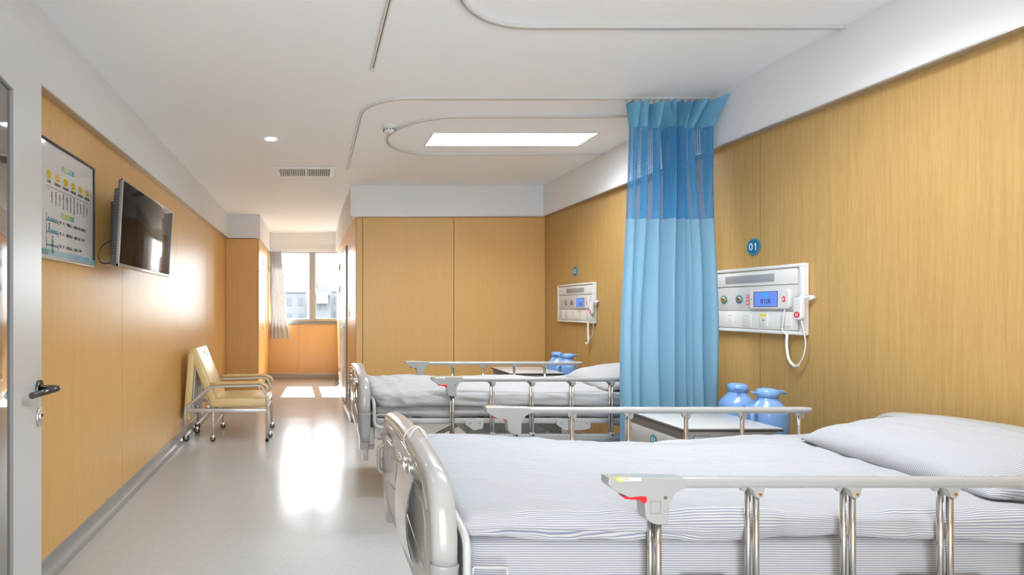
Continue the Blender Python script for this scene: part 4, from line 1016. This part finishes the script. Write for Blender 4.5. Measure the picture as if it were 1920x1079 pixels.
# ------------------------------------------------------------------ bedside cabinets and vacuum flasks
def cabinet():
    c = thing('bedside_cabinet', 'grey-white bedside cabinet with dark-edged top and 01 sticker, below the blue curtain', 'cabinet', (1.90, 2.69, 0), 'bedside cabinets')
    x0, x1, y0, y1, zt = 1.695, 2.125, 2.465, 2.925, .75
    m = MB(); m.box(x0-.018, x1+.015, y0-.015, y1+.01, zt-.016, zt-.006, 'cabedge', .003); m.box(x0-.014, x1+.012, y0-.012, y1+.008, zt-.008, zt, 'cabtop', .003); m.build('top', c)
    m = MB(); m.box(x0+.01, x1, y0, y1, .09, zt-.017, 'cab', .008); m.box(x0+.004, x0+.02, y0+.005, y1-.005, zt-.055, zt-.02, 'cabrec', .003); m.build('body', c)
    for (z0, z1) in ((.585, .690), (.44, .575)):
        m = MB(); m.box(x0-.012, x0+.012, y0+.006, y1-.006, z0, z1, 'cab', .006); d = m.build('drawer', c)
        m = MB(); m.box(x0-.016, x0-.004, y0+.10, y1-.10, z0-.012, z0+.012, 'cabrec', .006); m.build('handle', d)
    m = MB(); m.box(x0-.012, x0+.012, y0+.006, y1-.006, .10, .43, 'cab', .006); d = m.build('door', c)
    m = MB(); m.box(x0-.016, x0-.004, y0+.06, y0+.16, .38, .405, 'cabrec', .006); m.build('handle', d)
    m = MB(); m.box(x0-.0135, x0-.0115, y1-.075, y1-.035, .650, .670, 'cabrec', .001); m.build('lock_plate', c)
    m = MB(); m.tube([(x0+.16, y0-.001, .705), (x0+.16, y0-.028, .705)], .004, 'steel', 8); m.tube([(x1-.045, y0-.001, .705), (x1-.045, y0-.028, .705)], .004, 'steel', 8); m.tube([(x0+.14, y0-.028, .705), (x1-.025, y0-.028, .705)], .004, 'steel', 10); m.build('towel_rail', c)
    m = MB(); m.box(x0+.045, x0+.113, y0-.0015, y0+.001, .668, .712, 'teal2', 0); m.box(x0+.048, x0+.110, y0-.002, y0+.0005, .682, .709, 'wlabel', 0); lab(m.build('label_card', c), 'white card with blue foot')
    for (xx, yy) in ((x0+.05, y0+.05), (x1-.05, y0+.05), (x0+.05, y1-.05), (x1-.05, y1-.05)):
        m = MB(); m.cyl((xx, yy, .05), (xx, yy, .092), .01, 'steel', 10); m.lathe([(.01, -.010), (.026, -.010), (.028, 0), (.026, .010), (.01, .010)], (xx, yy, .028), 'rubber', 18, 'Y'); m.build('caster', c)
    # flask shelf hung on the side next to the wall
    m = MB(); m.box(x1+.002, 2.40, 2.60, 2.98, .512, .522, 'cab', .002)
    m.tube(fillet([(x1+.004, 2.595, .70), (x1+.10, 2.595, .70), (x1+.10, 2.595, .65), (x1+.10, 2.595, .52)], .008), .003, 'wirem', 8)
    m.tube(fillet([(x1+.002, 2.595, .655), (2.405, 2.595, .655), (2.405, 2.985, .655), (x1+.002, 2.985, .655)], .01), .003, 'wirem', 8)
    for (a, b) in ((x1+.15, 2.595), (2.405, 2.595), (2.405, 2.985), (x1+.15, 2.985)): m.cyl((a, b, .515), (a, b, .655), .003, 'wirem', 8)
    m.build('flask_rack', c)
    return c, x0, y1
c1, cx0, cy1 = cabinet()
c2 = dup(c1); c2.location = c2.location+V(-.035, 2.07, 0); c2['label'] = 'grey-white bedside cabinet behind the farther bed, seen between its rails'
for cc, num in ((c1, '01'),):
    m = MB(); yy = 2.665
    m.prism([circ(0, 0, .026, 32)], .002, 'teal2', lambda a, b, d: (1.682-d, yy-a, .645+b)); m.number(num, .030, 'print', lambda a, b, d: (1.6805-d, yy-a, .645+b)); m.build('number_sticker', cc)
FO = V(2.30, 2.73, .523)
def flask():
    t = thing('vacuum_flask', 'light blue vacuum flask with spout lid, the nearer one beside the near cabinet', 'flask', FO, 'blue vacuum flasks')
    x, y, z = FO
    m = MB(); m.lathe([(.070, 0), (.082, .006), (.086, .02), (.086, .245), (.084, .258), (.070, .280), (.052, .302), (.044, .312), (.042, .325)], (x, y, z), 'flask', 40); m.build('body', t)
    m = MB(); m.lathe([(.042, .322), (.046, .325), (.048, .344), (.045, .357), (.033, .366), (.008, .369)], (x, y, z), 'flask', 32)
    m.prism([[(.035, .336), (.062, .344), (.088, .336), (.086, .343), (.068, .360), (.035, .362)]], .040, 'flask', lambda a, b, d: (x+a, y+d, z+b), .006)
    m.prism([[(-.04, .345), (-.075, .352), (-.078, .345), (-.06, .338), (-.04, .335)]], .022, 'flask', lambda a, b, d: (x+a, y+d, z+b), .003); m.build('lid', t)
    m = MB(); m.tube(fillet([(x-.075, y-.03, z+.262), (x-.112, y-.045, z+.250), (x-.115, y-.05, z+.14), (x-.080, y-.03, z+.10)], .025), .009, 'flask', 12, rb=.012); m.build('handle', t)
    return t
f1 = flask()
for off, rz, lb in ((V(-.005, .185, 0), .9, 'light blue vacuum flask behind the nearer flask, against the near wood wall'),
                    (V(-.035, 2.07, 0), 0, 'light blue vacuum flask with spout lid beyond the farther bed, the nearer one there'),
                    (V(-.045, 2.262, 0), .9, 'light blue vacuum flask in the far corner, partly behind another flask')):
    g = dup(f1); g.location = FO+off; g.rotation_euler = (0, 0, rz); g['label'] = lb
# ------------------------------------------------------------------ folding attendant chair
ch = thing('folding_chair', 'tan padded folding sleeper chair with silver frame and wheels by the left wall', 'chair', (-.85, 5.5, 0))
Yn, Yf = 5.22, 5.80
def P5(px, py, d): return ((px-588)/F*d, d, 1.3-(py-577)/F*d)
for (yy, s_) in ((Yn, 0), (Yf, 1)):
    m = MB(); r = .0125
    # upper loop: rear leg - diagonal - arm - front leg
    m.tube(fillet([(-1.245, yy, .075), (-1.245, yy, .32), (-1.00, yy, .53), (-.50, yy, .545), (-.452, yy, .43), (-.452, yy, .015 if s_ == 0 else .07)], [0, .05, .04, .06, .05, 0]), r, 'chairm', 14)
    m.tube([(-1.245, yy, .303), (-.455, yy, .303)], .012, 'chairm', 4, rb=.018) if False else m.box(-1.245, -.455, yy-.010, yy+.010, .285, .318, 'chairm', .003)
    m.tube([(-.975, yy, .29), (-.975, yy, .06)], .0115, 'chairm', 12)
    m.build('side_frame', ch)
    m = MB(); P = fillet([(-1.0, yy, .553), (-.93, yy, .566), (-.52, yy, .572), (-.455, yy, .54), (-.437, yy, .485)], [0, .03, .05, .03, 0])
    m.tube(P, [.020]*len(P), 'tand', 16, rb=[.016]*len(P)); m.build('armrest', ch)
m = MB()
for (x, z) in ((-.46, .30), (-.975, .295), (-1.24, .30)): m.tube([(x, Yn, z), (x, Yf, z)], .010, 'chairm', 10)
m.tube([(-1.08, Yn+.02, .27), (-1.08, Yf-.02, .27)], .012, 'chairm', 12); m.tube([(-.975, Yn, .15), (-.975, Yf, .15)], .008, 'chairm', 10)
m.tube([(-1.03, Yn+.05, .33), (-1.03, Yf-.05, .33)], .014, 'wlabel', 12)
m.tube([(-.445, Yn+.04, .30), (-.435, Yn+.04, .08)], .009, 'chairm', 10)
for x in (-1.16,): m.lathe([(.012, -.012), (.022, -.01), (.022, .01), (.012, .012)], (x, Yn+.15, .36 if x > -1.1 else .31), 'steel', 14, 'Y')
m.build('cross_tubes', ch)
def pad(m, c, ax, ay, az, L, W_, T, bev, mm):
    mt = Matrix(((ax.x, ay.x, az.x, c.x), (ax.y, ay.y, az.y, c.y), (ax.z, ay.z, az.z, c.z), (0, 0, 0, 1)))
    m.box(-L/2, L/2, -W_/2, W_/2, -T/2, T/2, mm, bev, 4, mt)
ym = (Yn+Yf)/2; Wp = Yf-Yn-.05
m = MB(); pad(m, V(-.725, ym, .372), V(1, 0, .02).normalized(), V(0, 1, 0), V(-.02, 0, 1).normalized(), .56, Wp, .09, .022, 'tan'); st = m.build('seat', ch)
m = MB(); u = V(-.215, 0, .52).normalized(); pad(m, V(-1.075, ym, .620), u, V(0, 1, 0), V(u.z, 0, -u.x)*1.0, .60, Wp-.008, .085, .024, 'tan'); bk = m.build('backrest', ch)
m = MB(); p0 = V(-1.075, ym, .620)+u*.24+V(u.z, 0, -u.x)*.045
m.tube([p0+V(.003, .03, .07), p0+V(.012, .03, .0), p0+V(.03, .05, -.055)], .010, 'tand', 8, rb=.002); m.tube([p0+V(.003, -.02, .05), p0+V(.01, -.015, -.05)], .009, 'tand', 8, rb=.002)
m.build('strap', bk)
m = MB(); u2 = V(.045, 0, .60).normalized(); pad(m, V(-1.215, ym-.01, .525), u2, V(0, 1, 0), V(u2.z, 0, -u2.x), .66, Wp-.02, .070, .02, 'tan'); lg = m.build('folded_leg_rest', ch)
m = MB(); pad(m, V(-1.170, ym-.01, .525), u2, V(0, 1, 0), V(u2.z, 0, -u2.x), .60, Wp-.06, .010, .002, 'board'); lab(m.build('backing_board', lg), 'white backing board')
m = MB(); m.tube(smooth_path([(-1.12, Yn+.10, .60), (-1.09, Yn+.09, .50), (-1.07, Yn+.1, .42), (-1.02, Yn+.1, .35)], 6), .003, 'steel', 8); m.tube([(-1.10, Yf-.1, .58), (-1.05, Yf-.1, .34)], .004, 'steel', 8); m.build('spring_wire', ch)
for (x, y, r) in ((-1.235, Yn, .033), (-.975, Yn, .026), (-.435, Yn+.16, .024), (-.975, Yf, .026), (-.445, Yf, .026), (-1.245, Yf-.02, .030), (-1.20, 5.55, .030)):
    m = MB(); m.lathe([(r*.5, -.011), (r*.9, -.011), (r, -.006), (r, .006), (r*.9, .011), (r*.5, .011)], (x, y, r), 'rubber', 22, 'Y'); m.lathe([(.006, -.0125), (r*.5, -.0125), (r*.5, .0125), (.006, .0125)], (x, y, r), 'absg', 16, 'Y')
    m.box(x-.012, x+.012, y-.0155, y-.0125, r-.004, r+.035, 'steel', .001); m.box(x-.012, x+.012, y+.0125, y+.0155, r-.004, r+.035, 'steel', .001); m.box(x-.012, x+.012, y-.015, y+.015, r+.032, r+.038, 'steel', .001)
    m.build('wheel', ch)
m = MB(); m.lathe([(.0165, 0), (.0165, .03), (.013, .034)], (-.452, Yn, .0), 'rubber', 16); m.build('rubber_foot', ch)
# small switch plate near the bathroom door
m = MB(); sp_ = Vector((.455, 6.82)); m.box(.447, .456, 6.79, 6.86, 1.18, 1.26, 'tand', .003); tag(m.build('light_switch', origin=V(.456, 6.82, 1.22)), 'small wood-coloured switch plate between the bathroom door and the farther bed', 'switch')
# ------------------------------------------------------------------ outside
GZ = -14
m = MB(); m.box(-200, 200, 12, 400, GZ-.5, GZ, 'ground'); g = m.build('ground'); g['kind'] = 'structure'; g['label'] = 'pale ground far below the window'; g['category'] = 'ground'
def building(x0, x1, y, ztop, wm, cols, rows, label, zw0=-9):
    t = thing('building', label, 'building', ((x0+x1)/2, y, GZ))
    m = MB(); m.box(x0, x1, y, y+14, GZ, ztop, wm); m.box(x0-.3, x1+.3, y-.3, y+.5, ztop-.5, ztop, 'bwhite'); m.build('wall', t)
    first = None; cw = (x1-x0)/cols; rh = 3.0
    for i in range(cols):
        for j in range(rows):
            xx = x0+cw*(i+.5); zz = ztop-2.2-rh*j
            if first is None:
                mm = MB(); mm.box(xx-cw*.2, xx+cw*.2, y-.08, y+.02, zz-.75, zz+.75, 'bwin'); first = (mm.build('window', t), xx, zz)
            else:
                c = first[0].copy(); COL.objects.link(c); c.parent = t; c.location = (xx-first[1], 0, zz-first[2])
    return t
building(-14, 3.2-4.6, 100, 4.6, 'bld2', 6, 4, 'hazy pale apartment block outside, behind the left window pane')
building(.3, 3.0, 96, 3.9, 'bld', 2, 4, 'hazy block with a small white roof house outside the right pane')
building(3.4, 12, 105, 4.9, 'bld2', 4, 4, 'hazy pale block at the right edge of the window view')
m = MB(); m.box(.5, 2.5, 94, 95.5, 2.0, 4.3, 'bwhite'); m.box(.4, 2.6, 93.9, 95.6, 4.3, 5.1, 'bld')
tag(m.build('roof_house', origin=V(1.5, 94.7, 2)), 'small white flat-roofed house seen through the right window pane', 'building')
